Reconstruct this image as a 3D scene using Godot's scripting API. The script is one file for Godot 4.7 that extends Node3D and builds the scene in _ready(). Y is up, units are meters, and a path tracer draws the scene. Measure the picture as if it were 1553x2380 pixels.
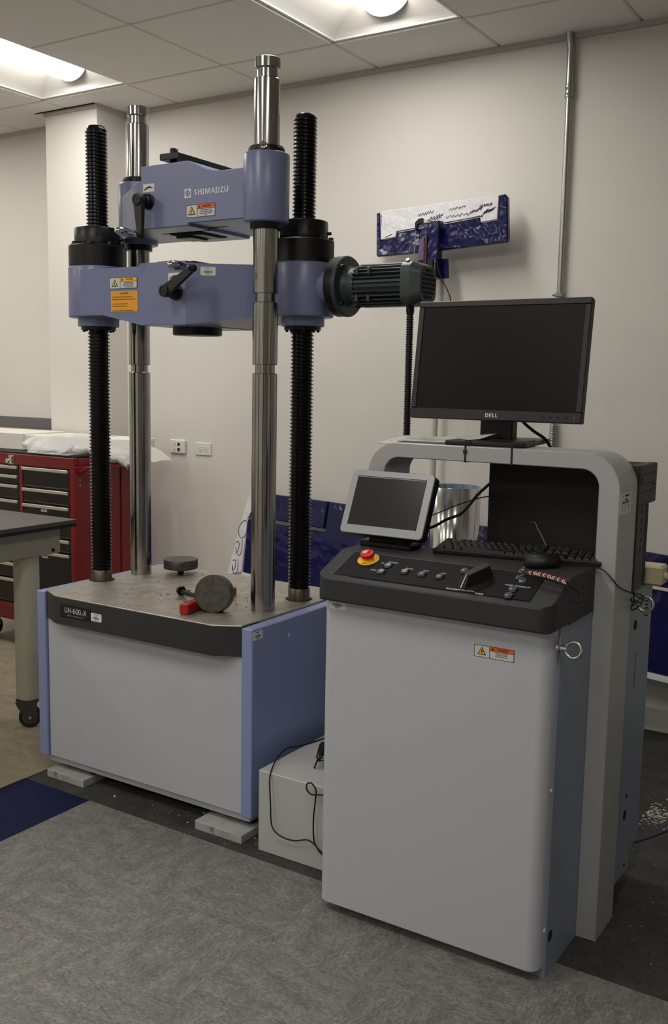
extends Node3D

# ---------------------------------------------------------------- helpers
var M := {}
var org := {}
var rng := RandomNumberGenerator.new()
var sans: SystemFont
var bold: SystemFont

func mat(key: String, col: Color, rough := 0.6, metal := 0.0) -> StandardMaterial3D:
	var m := StandardMaterial3D.new()
	m.resource_name = key
	m.albedo_color = col
	m.roughness = rough
	m.metallic = metal
	M[key] = m
	return m

func noise_tex(sd: int, freq: float, ramp_off: Array, ramp_col: Array, size := 512, oct := 5, ntype := FastNoiseLite.TYPE_SIMPLEX_SMOOTH) -> NoiseTexture2D:
	var n := FastNoiseLite.new()
	n.seed = sd
	n.noise_type = ntype
	n.frequency = freq
	n.fractal_octaves = oct
	var g := Gradient.new()
	g.offsets = PackedFloat32Array(ramp_off)
	g.colors = PackedColorArray(ramp_col)
	var t := NoiseTexture2D.new()
	t.width = size
	t.height = size
	t.seamless = true
	t.noise = n
	t.color_ramp = g
	return t

func bump_tex(sd: int, freq: float, strength: float, size := 512, oct := 4) -> NoiseTexture2D:
	var n := FastNoiseLite.new()
	n.seed = sd
	n.noise_type = FastNoiseLite.TYPE_SIMPLEX_SMOOTH
	n.frequency = freq
	n.fractal_octaves = oct
	var t := NoiseTexture2D.new()
	t.width = size
	t.height = size
	t.seamless = true
	t.noise = n
	t.as_normal_map = true
	t.bump_strength = strength
	return t

func tri_world(m: StandardMaterial3D, s: Vector3) -> void:
	m.uv1_triplanar = true
	m.uv1_world_triplanar = true
	m.uv1_scale = s

func S(b: Dictionary, key: String) -> SurfaceTool:
	if not b.has(key):
		var st := SurfaceTool.new()
		st.begin(Mesh.PRIMITIVE_TRIANGLES)
		b[key] = st
	return b[key]

func mesh_of(b: Dictionary) -> ArrayMesh:
	var am: ArrayMesh = null
	for key in b:
		var st: SurfaceTool = b[key]
		st.set_material(M[key])
		if am == null:
			am = st.commit()
		else:
			am = st.commit(am)
	return am

func numbered(parent: Node, called: String) -> String:
	if not parent.has_node(NodePath(called)):
		return called
	var i := 1
	while parent.has_node(NodePath("%s_%03d" % [called, i])):
		i += 1
	return "%s_%03d" % [called, i]

func put(b: Dictionary, called: String, parent: Node = null) -> MeshInstance3D:
	return put_mesh(mesh_of(b), called, parent)

func put_mesh(m: Mesh, called: String, parent: Node = null) -> MeshInstance3D:
	var p: Node = self if parent == null else parent
	var o := MeshInstance3D.new()
	o.mesh = m
	o.name = numbered(p, called)
	p.add_child(o, true)
	if org.has(p):
		o.position = -org[p]
	return o

func tag(o: Node, label: String, category: String, group := "") -> Node:
	o.set_meta("label", label)
	o.set_meta("category", category)
	if group != "":
		o.set_meta("group", group)
	return o

func lab(o: Node, label: String) -> Node:
	o.set_meta("label", label)
	return o

func struct(o: Node, label := "") -> Node:
	o.set_meta("kind", "structure")
	if label != "":
		o.set_meta("label", label)
	return o

func thing(called: String, label: String, category: String, at := Vector3.ZERO, group := "", local := false) -> Node3D:
	var o := Node3D.new()
	o.name = numbered(self, called)
	add_child(o, true)
	o.position = at
	if not local:
		org[o] = at
	tag(o, label, category, group)
	return o

func tri(st: SurfaceTool, a: Vector3, b: Vector3, c: Vector3, na: Vector3, nb: Vector3, nc: Vector3) -> void:
	var f := (b - a).cross(c - a)
	if f.length_squared() < 1e-18:
		return
	if f.dot(na + nb + nc) > 0.0:
		st.set_normal(na); st.add_vertex(a)
		st.set_normal(nc); st.add_vertex(c)
		st.set_normal(nb); st.add_vertex(b)
	else:
		st.set_normal(na); st.add_vertex(a)
		st.set_normal(nb); st.add_vertex(b)
		st.set_normal(nc); st.add_vertex(c)

func quad(st: SurfaceTool, a: Vector3, b: Vector3, c: Vector3, d: Vector3, n: Vector3) -> void:
	tri(st, a, b, c, n, n, n)
	tri(st, a, c, d, n, n, n)

func box(st: SurfaceTool, lo: Vector3, hi: Vector3, bev := 0.0, xf := Transform3D()) -> void:
	var c := (lo + hi) / 2.0
	var h := (hi - lo).abs() / 2.0
	bev = minf(bev, minf(h.x, minf(h.y, h.z)) * 0.95)
	var v := func(s: Array, ax: int) -> Vector3:
		var p := Vector3()
		for i in 3:
			p[i] = c[i] + s[i] * (h[i] if i == ax else h[i] - bev)
		return xf * p
	for ax in 3:
		var u := (ax + 1) % 3
		var w := (ax + 2) % 3
		for sg in [-1.0, 1.0]:
			var n := Vector3()
			n[ax] = sg
			n = (xf.basis * n).normalized()
			var q := []
			for k in [[-1.0, -1.0], [1.0, -1.0], [1.0, 1.0], [-1.0, 1.0]]:
				var s := [0.0, 0.0, 0.0]
				s[ax] = sg; s[u] = k[0]; s[w] = k[1]
				q.append(v.call(s, ax))
			quad(st, q[0], q[1], q[2], q[3], n)
	if bev <= 0.0:
		return
	for ax in 3:
		var u := (ax + 1) % 3
		var w := (ax + 2) % 3
		for su in [-1.0, 1.0]:
			for sw in [-1.0, 1.0]:
				var s0 := [0.0, 0.0, 0.0]
				s0[u] = su; s0[w] = sw
				var s1 := s0.duplicate()
				s0[ax] = -1.0
				s1[ax] = 1.0
				var n := Vector3()
				n[u] = su; n[w] = sw
				n = (xf.basis * n).normalized()
				quad(st, v.call(s0, u), v.call(s1, u), v.call(s1, w), v.call(s0, w), n)
	for sx in [-1.0, 1.0]:
		for sy in [-1.0, 1.0]:
			for sz in [-1.0, 1.0]:
				var s := [sx, sy, sz]
				var n := (xf.basis * Vector3(sx, sy, sz)).normalized()
				tri(st, v.call(s, 0), v.call(s, 1), v.call(s, 2), n, n, n)

func rrect(w: float, h: float, r: float, seg := 5, cx := 0.0, cy := 0.0) -> PackedVector2Array:
	var p := PackedVector2Array()
	var cs := [Vector2(w / 2 - r, h / 2 - r), Vector2(-w / 2 + r, h / 2 - r), Vector2(-w / 2 + r, -h / 2 + r), Vector2(w / 2 - r, -h / 2 + r)]
	for k in 4:
		for i in seg + 1:
			var a := (k + float(i) / seg) * PI / 2
			p.append(cs[k] + Vector2(cos(a), sin(a)) * r + Vector2(cx, cy))
	return p

func circle(r: float, seg := 24, cx := 0.0, cy := 0.0) -> PackedVector2Array:
	var p := PackedVector2Array()
	for i in seg:
		var a := TAU * i / seg
		p.append(Vector2(cx + cos(a) * r, cy + sin(a) * r))
	return p

# polygon in the xf's XY plane, pushed along its Z from z0 to z1
func prism(st: SurfaceTool, poly: PackedVector2Array, z0: float, z1: float, xf := Transform3D(), bev := 0.0) -> void:
	if Geometry2D.is_polygon_clockwise(poly):
		poly = poly.duplicate()
		poly.reverse()
	var n := poly.size()
	var en := []
	for i in n:
		var d := poly[(i + 1) % n] - poly[i]
		en.append(Vector2(d.y, -d.x).normalized())
	var inner := PackedVector2Array()
	var na := []
	var nb := []
	for i in n:
		var e0: Vector2 = en[(i + n - 1) % n]
		var e1: Vector2 = en[i]
		var m := (e0 + e1).normalized()
		inner.append(poly[i] - m * bev / maxf(0.35, m.dot(e1)))
		var smooth := e0.dot(e1) > 0.8
		na.append(m if smooth else e1)
		nb.append(m if smooth else e0)
	var rings := [[z0, inner], [z0 + bev, poly], [z1 - bev, poly], [z1, inner]] if bev > 0.0 else [[z0, poly], [z1, poly]]
	for k in rings.size() - 1:
		var za: float = rings[k][0]
		var zb: float = rings[k + 1][0]
		var pa: PackedVector2Array = rings[k][1]
		var pb: PackedVector2Array = rings[k + 1][1]
		var tilt := 0.0
		if bev > 0.0 and k == 0:
			tilt = -0.7
		elif bev > 0.0 and k == 2:
			tilt = 0.7
		for i in n:
			var j := (i + 1) % n
			var n0: Vector2 = na[i]
			var n1: Vector2 = nb[j]
			var a0 := (xf.basis * Vector3(n0.x, n0.y, tilt)).normalized()
			var a1 := (xf.basis * Vector3(n1.x, n1.y, tilt)).normalized()
			var p0 := xf * Vector3(pa[i].x, pa[i].y, za)
			var p1 := xf * Vector3(pa[j].x, pa[j].y, za)
			var p2 := xf * Vector3(pb[j].x, pb[j].y, zb)
			var p3 := xf * Vector3(pb[i].x, pb[i].y, zb)
			tri(st, p0, p1, p2, a0, a1, a1)
			tri(st, p0, p2, p3, a0, a1, a0)
	var capp: PackedVector2Array = inner if bev > 0.0 else poly
	var ids := Geometry2D.triangulate_polygon(capp)
	for e in [[z0, -1.0], [z1, 1.0]]:
		var nn := (xf.basis * Vector3(0, 0, e[1])).normalized()
		for t in range(0, ids.size(), 3):
			var q := []
			for k in 3:
				q.append(xf * Vector3(capp[ids[t + k]].x, capp[ids[t + k]].y, e[0]))
			tri(st, q[0], q[1], q[2], nn, nn, nn)

# plan polygon (x, z) pushed up from y0 to y1
func plan(st: SurfaceTool, poly: Array, y0: float, y1: float, bev := 0.0) -> void:
	var p := PackedVector2Array()
	for q in poly:
		p.append(Vector2(q.x, -q.y))
	prism(st, p, y0, y1, Transform3D(Basis(Vector3.RIGHT, Vector3(0, 0, -1), Vector3.UP), Vector3.ZERO), bev)

# convex solid between two rings of the same count
func loft(st: SurfaceTool, r0: Array, r1: Array) -> void:
	var cen := Vector3()
	for p in r0 + r1:
		cen += p
	cen /= float(r0.size() + r1.size())
	var n := r0.size()
	var face := func(q: Array) -> void:
		var nn := Vector3()
		for i in q.size():
			nn += (q[i] - q[0]).cross(q[(i + 1) % q.size()] - q[0])
		nn = nn.normalized()
		if nn.dot(q[0] - cen) < 0.0:
			nn = -nn
		for i in range(1, q.size() - 1):
			tri(st, q[0], q[i], q[i + 1], nn, nn, nn)
	for i in n:
		var j := (i + 1) % n
		face.call([r0[i], r0[j], r1[j], r1[i]])
	face.call(r0)
	face.call(r1)

# profile of (radius, height) turned about the xf's Y
func lathe(st: SurfaceTool, prof: Array, xf := Transform3D(), seg := 32, sharp := 0.75) -> void:
	var n := prof.size()
	var sn := []
	for i in n - 1:
		var d: Vector2 = prof[i + 1] - prof[i]
		sn.append(Vector2(d.y, -d.x).normalized())
	for i in n - 1:
		var p0: Vector2 = prof[i]
		var p1: Vector2 = prof[i + 1]
		if p0.distance_squared_to(p1) < 1e-14:
			continue
		var m0: Vector2 = sn[i]
		var m1: Vector2 = sn[i]
		if i > 0 and sn[i - 1].dot(sn[i]) > sharp:
			m0 = (sn[i - 1] + sn[i]).normalized()
		if i < n - 2 and sn[i + 1].dot(sn[i]) > sharp:
			m1 = (sn[i + 1] + sn[i]).normalized()
		for k in seg:
			var a := TAU * k / seg
			var c := TAU * (k + 1) / seg
			var u := Vector3(cos(a), 0, sin(a))
			var w := Vector3(cos(c), 0, sin(c))
			var y := Vector3.UP
			var q0 := xf * (u * p0.x + y * p0.y)
			var q1 := xf * (w * p0.x + y * p0.y)
			var q2 := xf * (w * p1.x + y * p1.y)
			var q3 := xf * (u * p1.x + y * p1.y)
			var n0 := (xf.basis * (u * m0.x + y * m0.y)).normalized()
			var n1 := (xf.basis * (w * m0.x + y * m0.y)).normalized()
			var n2 := (xf.basis * (w * m1.x + y * m1.y)).normalized()
			var n3 := (xf.basis * (u * m1.x + y * m1.y)).normalized()
			tri(st, q0, q1, q2, n0, n1, n2)
			tri(st, q0, q2, q3, n0, n2, n3)

func V(x: float, y: float) -> Vector2:
	return Vector2(x, y)

# solid of revolution with softened rims: (r, y) cylinder from y0 to y1
func cyl(st: SurfaceTool, r: float, y0: float, y1: float, xf := Transform3D(), seg := 28, bev := 0.0015) -> void:
	var b := minf(bev, absf(y1 - y0) * 0.45)
	lathe(st, [V(0, y0), V(r - b, y0), V(r, y0 + b), V(r, y1 - b), V(r - b, y1), V(0, y1)], xf, seg, 0.8)

func at(p: Vector3) -> Transform3D:
	return Transform3D(Basis(), p)

# frame whose Y runs along d
func along(p: Vector3, d: Vector3) -> Transform3D:
	var y := d.normalized()
	var h := Vector3.UP if absf(y.y) < 0.9 else Vector3.RIGHT
	var x := h.cross(y).normalized()
	return Transform3D(Basis(x, y, x.cross(y)), p)

# frame for flat work: local X = right, Y = up, Z out of the face
func face(p: Vector3, right: Vector3, up: Vector3) -> Transform3D:
	var r := right.normalized()
	var u := (up - r * up.dot(r)).normalized()
	return Transform3D(Basis(r, u, r.cross(u)), p)

func spline(pts: Array, per := 8) -> Array:
	var out := []
	var n := pts.size()
	for i in n - 1:
		var p0: Vector3 = pts[maxi(i - 1, 0)]
		var p1: Vector3 = pts[i]
		var p2: Vector3 = pts[i + 1]
		var p3: Vector3 = pts[mini(i + 2, n - 1)]
		for k in per:
			out.append(p1.cubic_interpolate(p2, p0, p3, float(k) / per))
	out.append(pts[n - 1])
	return out

func tube(st: SurfaceTool, pts: Array, r, seg := 8, closed := false) -> void:
	var n := pts.size()
	var rings := []
	var nrm := []
	var up := Vector3.UP
	for i in n:
		var a: Vector3 = pts[(i - 1 + n) % n] if closed else pts[maxi(i - 1, 0)]
		var b: Vector3 = pts[(i + 1) % n] if closed else pts[mini(i + 1, n - 1)]
		var t := (b - a).normalized()
		if i == 0 and absf(t.dot(up)) > 0.9:
			up = Vector3.RIGHT
		var x := up.cross(t).normalized()
		up = t.cross(x).normalized()
		var rr: float = r[i] if r is Array else r
		var ring := []
		var rn := []
		for k in seg:
			var an := TAU * k / seg
			var d := x * cos(an) + up * sin(an)
			ring.append(pts[i] + d * rr)
			rn.append(d)
		rings.append(ring)
		nrm.append(rn)
	for i in (n if closed else n - 1):
		var j := (i + 1) % n
		for k in seg:
			var l := (k + 1) % seg
			tri(st, rings[i][k], rings[i][l], rings[j][l], nrm[i][k], nrm[i][l], nrm[j][l])
			tri(st, rings[i][k], rings[j][l], rings[j][k], nrm[i][k], nrm[j][l], nrm[j][k])
	if not closed:
		for e in [0, n - 1]:
			var d: Vector3 = (pts[0] - pts[1]) if e == 0 else (pts[n - 1] - pts[n - 2])
			d = d.normalized()
			for k in seg:
				tri(st, pts[e], rings[e][k], rings[e][(k + 1) % seg], d, d, d)

func torus(st: SurfaceTool, R: float, r: float, xf: Transform3D, seg := 28, ts := 10) -> void:
	var pts := []
	for i in seg:
		var a := TAU * i / seg
		pts.append(xf * Vector3(cos(a) * R, 0, sin(a) * R))
	tube(st, pts, r, ts, true)

func ball(st: SurfaceTool, c: Vector3, r: float, sy := 1.0, seg := 16) -> void:
	var p := []
	for i in 9:
		var a := -PI / 2 + PI * i / 8
		p.append(V(cos(a) * r, sin(a) * r * sy))
	lathe(st, p, at(c), seg, 0.3)

func bolt(st: SurfaceTool, p: Vector3, d: Vector3, r: float, h: float) -> void:
	var xf := along(p, d)
	lathe(st, [V(0, 0), V(r, 0), V(r, h * 0.85), V(r * 0.85, h), V(r * 0.5, h), V(r * 0.45, h * 0.5), V(0, h * 0.5)], xf, 12, 0.8)

func text(b: Dictionary, key: String, s: String, cap: float, xf: Transform3D, f: Font = null, align := HORIZONTAL_ALIGNMENT_CENTER, squeeze := 1.0) -> void:
	var t := TextMesh.new()
	t.text = s
	t.font = f if f else sans
	t.font_size = 32
	t.pixel_size = cap / (32.0 * 0.72)
	t.depth = 0.0004
	t.curve_step = 2.0
	t.horizontal_alignment = align
	t.vertical_alignment = VERTICAL_ALIGNMENT_CENTER
	var st := S(b, key)
	st.append_from(t, 0, xf * Transform3D(Basis.from_scale(Vector3(squeeze, 1, 1)), Vector3(0, 0, 0.0002)))

func plate(b: Dictionary, key: String, xf: Transform3D, w: float, h: float, cx := 0.0, cy := 0.0, t := 0.0006, r := 0.0) -> void:
	if r > 0.0:
		prism(S(b, key), rrect(w, h, r, 4, cx, cy), 0.0, t, xf)
	else:
		box(S(b, key), Vector3(cx - w / 2, cy - h / 2, 0), Vector3(cx + w / 2, cy + h / 2, t), 0.0, xf)

func barcode_label(parent: Node, xf: Transform3D, w: float, h: float, called := "asset_label") -> void:
	var b := {}
	plate(b, "paper", xf, w, h, 0, 0, 0.0006, h * 0.12)
	var t := xf * Transform3D(Basis(), Vector3(0, 0, 0.0006))
	text(b, "print", "PROPERTY OF", h * 0.1, t * at(Vector3(0, h * 0.33, 0)))
	text(b, "print", "UW", h * 0.1, t * at(Vector3(0, h * 0.15, 0)))
	var x := -w * 0.3
	var r := RandomNumberGenerator.new()
	r.seed = 5
	while x < w * 0.3:
		var bw := w * r.randf_range(0.012, 0.035)
		box(S(b, "print_flat"), Vector3(x, -h * 0.22, 0), Vector3(x + bw, h * 0.05, 0.0002), 0.0, t)
		x += bw + w * r.randf_range(0.012, 0.03)
	text(b, "print", "0006671", h * 0.1, t * at(Vector3(0, -h * 0.34, 0)))
	put(b, called, parent)

func hazard_triangle(b: Dictionary, xf: Transform3D, s: float, mark: String) -> void:
	var o := 0.0006
	for e in [["print_flat", 1.0, 0.0], ["label_yellow", 0.72, 0.0003]]:
		var p := PackedVector2Array()
		for k in 3:
			var a := PI / 2 + TAU * k / 3
			p.append(Vector2(cos(a), sin(a)) * s * 0.6 * e[1] + Vector2(0, -s * 0.1))
		prism(S(b, e[0]), p, 0.0, o + e[2], xf)
	if mark == "!":
		text(b, "print", "!", s * 0.42, xf * at(Vector3(0, -s * 0.1, o + 0.0004)), bold)
	else:
		var p := PackedVector2Array([Vector2(0.02, 0.26), Vector2(-0.1, -0.02), Vector2(-0.005, -0.02), Vector2(-0.06, -0.26), Vector2(0.1, 0.06), Vector2(0.01, 0.06), Vector2(0.09, 0.26)])
		for i in p.size():
			p[i] = p[i] * s + Vector2(0, -s * 0.1)
		prism(S(b, "print_flat"), p, 0.0, o + 0.0006, xf)

func hazard_sticker(parent: Node, xf: Transform3D, w: float, h: float, head_mat: String, head: String, lines: Array, mark := "!") -> void:
	var b := {}
	plate(b, "print_flat", xf, w, h, 0, 0, 0.0005)
	plate(b, "paper_grey", xf, w * 0.37, h * 0.92, -w * 0.3, 0, 0.0008)
	plate(b, head_mat, xf, w * 0.585, h * 0.3, w * 0.193, h * 0.31, 0.0008)
	plate(b, "paper_grey", xf, w * 0.585, h * 0.58, w * 0.193, -h * 0.17, 0.0008)
	var t := xf * at(Vector3(0, 0, 0.0008))
	hazard_triangle(b, t * at(Vector3(-w * 0.3, 0, 0)), h * 0.72, mark)
	text(b, "print", head, h * 0.14, t * at(Vector3(w * 0.22, h * 0.31, 0)), bold)
	var tp := PackedVector2Array([Vector2(-w * 0.035, -h * 0.09), Vector2(w * 0.035, -h * 0.09), Vector2(0, h * 0.1)])
	for i in 3:
		tp[i] += Vector2(-w * 0.03, h * 0.31)
	prism(S(b, "print_flat"), tp, 0.0, 0.0003, t)
	for i in lines.size():
		text(b, "print", lines[i], h * 0.085, t * at(Vector3(w * 0.19, h * (0.04 - 0.135 * i), 0)), sans, HORIZONTAL_ALIGNMENT_CENTER, 0.8)
	put(b, "warning_sticker", parent)

# ---------------------------------------------------------------- the scene
func _ready() -> void:
	rng.seed = 7
	# camera, found from the ceiling grid and the upright edges
	var cam := Camera3D.new()
	cam.name = "camera"
	cam.fov = 2.0 * rad_to_deg(atan(1190.0 / 2296.88))
	cam.near = 0.05
	cam.far = 60.0
	var ry := Basis(Vector3.UP, 0.56447)
	var rx := Basis(Vector3.RIGHT, -0.13187)
	var rz := Basis(Vector3.BACK, 0.01827)
	cam.transform = Transform3D(ry * rx * rz, Vector3(3.0513, 1.4540, 4.1755))
	add_child(cam)
	cam.current = true
	var we := WorldEnvironment.new()
	we.name = "environment"
	var env := Environment.new()
	env.background_mode = Environment.BG_COLOR
	env.background_color = Color(0, 0, 0)
	env.tonemap_mode = Environment.TONE_MAPPER_LINEAR
	env.tonemap_exposure = 1.0
	env.sdfgi_enabled = true
	env.ssao_enabled = true
	env.ssil_enabled = true
	we.environment = env
	add_child(we)
	sans = SystemFont.new()
	sans.font_names = PackedStringArray(["Droid Sans"])
	bold = SystemFont.new()
	bold.font_names = PackedStringArray(["Droid Sans"])
	bold.font_weight = 700
	materials()
	light_fixtures()
	room()
	testing_machine()
	machine_table_items()
	control_console()
	desk_items()
	monitor_and_tower()
	model_airplane()
	background_items()
	cables()

const LAMP_POWER := 1.16

func light_fixtures() -> void:
	var names := ["recessed ceiling light with white half-round lens, left one above pillar", "recessed ceiling light with white half-round lens, at top middle above the right steel column"]
	var spots := [Vector3(-0.915, 0, 1.005), Vector3(0.915, 0, 1.005)]
	for e in [[-1, 0], [-1, 1], [0, 1], [1, 1], [2, 1], [-1, 2], [0, 2], [1, 2], [2, 2]]:
		spots.append(Vector3(-0.915 + 1.83 * e[0], 0, 1.005 + 2.44 * e[1]))
	for k in spots.size():
		var p: Vector3 = spots[k]
		var yc := 2.904
		var t := thing("ceiling_light", names[k] if k < 2 else "recessed ceiling light elsewhere in the room, behind the camera or beyond the left edge", "ceiling light", Vector3(p.x, yc, p.z), "recessed ceiling lights" if k < 2 else "ceiling lights out of frame")
		var b := {}
		var st := S(b, "lamp_white")
		# pan: sloping sides up to a flat top, outer shell around it
		var o := [Vector3(-0.297, 0, -0.602), Vector3(0.297, 0, -0.602), Vector3(0.297, 0, 0.602), Vector3(-0.297, 0, 0.602)]
		var i := [Vector3(-0.13, 0.11, -0.5), Vector3(0.13, 0.11, -0.5), Vector3(0.13, 0.11, 0.5), Vector3(-0.13, 0.11, 0.5)]
		var base := Vector3(p.x, yc + 0.001, p.z)
		for e in 4:
			var f := (e + 1) % 4
			var n: Vector3 = (o[f] - o[e]).cross(i[e] - o[e]).normalized()
			if n.y > 0:
				n = -n
			quad(st, base + o[e], base + o[f], base + i[f], base + i[e], n)
			quad(st, base + o[e] + Vector3(0, 0.004, 0), base + o[f] + Vector3(0, 0.004, 0), base + i[f] + Vector3(0, 0.004, 0), base + i[e] + Vector3(0, 0.004, 0), -n)
		box(st, base + Vector3(-0.13, 0.11, -0.5), base + Vector3(0.13, 0.115, 0.5))
		put(b, "reflector_pan", t)
		b = {}
		for e in [[Vector3(-0.303, 0, -0.608), Vector3(-0.291, 0.006, 0.608)], [Vector3(0.291, 0, -0.608), Vector3(0.303, 0.006, 0.608)], [Vector3(-0.291, 0, -0.608), Vector3(0.291, 0.006, -0.597)], [Vector3(-0.291, 0, 0.597), Vector3(0.291, 0.006, 0.608)]]:
			box(S(b, "lamp_trim"), base + e[0] + Vector3(0, -0.002, 0), base + e[1], 0.001)
		put(b, "trim_frame", t)
		# lens: half-round tube
		b = {}
		var poly := PackedVector2Array()
		for a in 15:
			var an := PI + PI * a / 14.0
			poly.append(Vector2(cos(an) * 0.104, sin(an) * 0.07))
		prism(S(b, "lamp_glow"), poly, -0.53, 0.53, Transform3D(Basis(), Vector3(p.x, yc + 0.104, p.z)))
		put(b, "lens", t)
		for s in [-1.0, 1.0]:
			b = {}
			var pc := PackedVector2Array()
			for a in 15:
				var an := PI + PI * a / 14.0
				pc.append(Vector2(cos(an) * 0.108, sin(an) * 0.075))
			var z0: float = 0.53 * s
			prism(S(b, "lamp_cap"), pc, minf(z0, z0 + s * 0.012), maxf(z0, z0 + s * 0.012), Transform3D(Basis(), Vector3(p.x, yc + 0.105, p.z)))
			put(b, "end_cap", t)
		var l := AreaLight3D.new()
		l.name = "lamp_area_light"
		l.area_size = Vector2(0.19, 1.06)
		l.light_color = Color(1.0, 0.988, 0.968)
		l.light_energy = LAMP_POWER
		l.area_range = 12.0
		l.area_attenuation = 2.0
		l.shadow_enabled = true
		l.transform = Transform3D(Basis(Vector3.RIGHT, -PI / 2), Vector3(0, 0.027, 0))
		t.add_child(l)

func materials() -> void:
	var m := mat("wall", Color(0.86, 0.848, 0.825), 0.75)
	m.normal_enabled = true
	m.normal_texture = bump_tex(3, 0.05, 1.2)
	m.normal_scale = 0.25
	tri_world(m, Vector3(3, 3, 3))
	m = mat("ceiling_tile", Color(0.92, 0.915, 0.9), 0.9)
	m.albedo_texture = noise_tex(11, 0.12, [0.0, 0.45, 1.0], [Color(0.9, 0.9, 0.9), Color(0.97, 0.97, 0.97), Color(1, 1, 1)], 512, 3)
	m.normal_enabled = true
	m.normal_texture = bump_tex(12, 0.12, 3.0)
	m.normal_scale = 0.4
	tri_world(m, Vector3(3, 3, 3))
	mat("grid_bar", Color(0.8, 0.79, 0.77), 0.6)
	mat("wall_angle", Color(0.72, 0.7, 0.68), 0.55)
	mat("rail_grey", Color(0.42, 0.42, 0.42), 0.45)
	mat("dark_gap", Color(0.06, 0.06, 0.06), 0.9)
	mat("lamp_white", Color(0.93, 0.93, 0.92), 0.5)
	mat("lamp_trim", Color(0.85, 0.85, 0.84), 0.4)
	mat("lamp_cap", Color(0.5, 0.5, 0.49), 0.4)
	m = mat("lamp_glow", Color(0.95, 0.95, 0.95), 0.5)
	m.emission_enabled = true
	m.emission = Color(1.0, 0.97, 0.92)
	m.emission_energy_multiplier = 7.0
	mat("door_dark", Color(0.2, 0.17, 0.15), 0.5)
	mat("baseboard", Color(0.7, 0.685, 0.66), 0.45)
	# floor
	var fleck := fleck_tex(21, Color(0.455, 0.452, 0.435), 0.13, 0.26, 0.5)
	for e in [["floor_grey", Vector3(0.8, 1, 2.0)], ["floor_grey_turned", Vector3(2.0, 1, 0.8)]]:
		m = mat(e[0], Color(1, 1, 1), 0.55)
		m.albedo_texture = fleck
		tri_world(m, e[1])
	m = mat("floor_beige", Color(1, 1, 1), 0.5)
	m.albedo_texture = fleck_tex(23, Color(0.6, 0.56, 0.48), 0.06, 0.1, 0.08, 512)
	tri_world(m, Vector3(0.6, 1, 1.4))
	m = mat("floor_blue", Color(1, 1, 1), 0.7)
	m.metallic_specular = 0.3
	m.albedo_texture = fleck_tex(24, Color(0.065, 0.095, 0.235), 0.03, 0.04, 0.03, 512)
	tri_world(m, Vector3(0.8, 1, 1.6))
	m = mat("floor_bare", Color(1, 1, 1), 0.65)
	m.albedo_texture = fleck_tex(25, Color(0.22, 0.215, 0.205), 0.22, 0.22, 0.5)
	tri_world(m, Vector3(0.8, 1, 0.8))
	m = mat("chip_white", Color(0.75, 0.74, 0.7), 0.8)
	# metals
	m = mat("bright_steel", Color(0.66, 0.655, 0.64), 0.17, 1.0)
	m.roughness_texture = null
	m = mat("column_steel", Color(0.68, 0.675, 0.665), 0.17, 1.0)
	m.albedo_texture = noise_tex(31, 0.05, [0.2, 0.6, 0.9], [Color(0.88, 0.875, 0.87), Color(0.96, 0.96, 0.955), Color(1, 1, 1)], 256, 3)
	tri_world(m, Vector3(3, 0.3, 3))
	m = mat("plate_steel", Color(0.7, 0.685, 0.66), 0.42, 0.6)
	m.albedo_texture = fleck_tex(32, Color(0.93, 0.925, 0.91), 0.1, 0.06, 0.06)
	tri_world(m, Vector3(1.5, 1.5, 1.5))
	m = mat("screw_black", Color(0.085, 0.083, 0.08), 0.25, 0.6)
	m = mat("screw_end", Color(0.42, 0.39, 0.34), 0.35, 0.9)
	mat("black_oxide", Color(0.05, 0.05, 0.052), 0.38, 0.35)
	mat("black_bolt", Color(0.045, 0.045, 0.048), 0.4, 0.2)
	mat("black_plastic", Color(0.05, 0.05, 0.052), 0.42)
	mat("black_matte", Color(0.03, 0.03, 0.032), 0.65)
	mat("crank_grey", Color(0.16, 0.155, 0.15), 0.45, 0.4)
	mat("chrome", Color(0.78, 0.78, 0.78), 0.12, 1.0)
	mat("zinc", Color(0.66, 0.67, 0.66), 0.3, 0.95)
	m = mat("platen_steel", Color(0.36, 0.35, 0.335), 0.42, 0.7)
	m.albedo_texture = noise_tex(33, 0.02, [0.2, 0.5, 0.9], [Color(0.8, 0.78, 0.74), Color(0.95, 0.94, 0.92), Color(1, 1, 1)], 256, 4)
	tri_world(m, Vector3(8, 8, 8))
	# paints
	m = mat("lavender", Color(0.45, 0.48, 0.615), 0.32)
	m.normal_enabled = true
	m.normal_texture = bump_tex(41, 0.03, 1.0, 256, 3)
	m.normal_scale = 0.12
	tri_world(m, Vector3(4, 4, 4))
	m = mat("lavender_panel", Color(0.52, 0.565, 0.73), 0.45)
	m = mat("panel_grey", Color(0.71, 0.72, 0.745), 0.45)
	m.normal_enabled = true
	m.normal_texture = bump_tex(42, 0.35, 2.0, 256, 2)
	m.normal_scale = 0.15
	tri_world(m, Vector3(6, 6, 6))
	mat("console_blue", Color(0.51, 0.56, 0.63), 0.42)
	mat("frame_grey", Color(0.66, 0.665, 0.67), 0.4, 0.1)
	mat("fascia_dark", Color(0.165, 0.168, 0.175), 0.5)
	mat("desk_dark", Color(0.195, 0.198, 0.205), 0.55).metallic_specular = 0.38
	mat("desk_top", Color(0.27, 0.27, 0.268), 0.5)
	mat("overlay", Color(0.12, 0.122, 0.127), 0.62).metallic_specular = 0.22
	mat("box_grey", Color(0.7, 0.7, 0.7), 0.5)
	m = mat("slab_grey", Color(0.66, 0.66, 0.655), 0.8)
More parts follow.
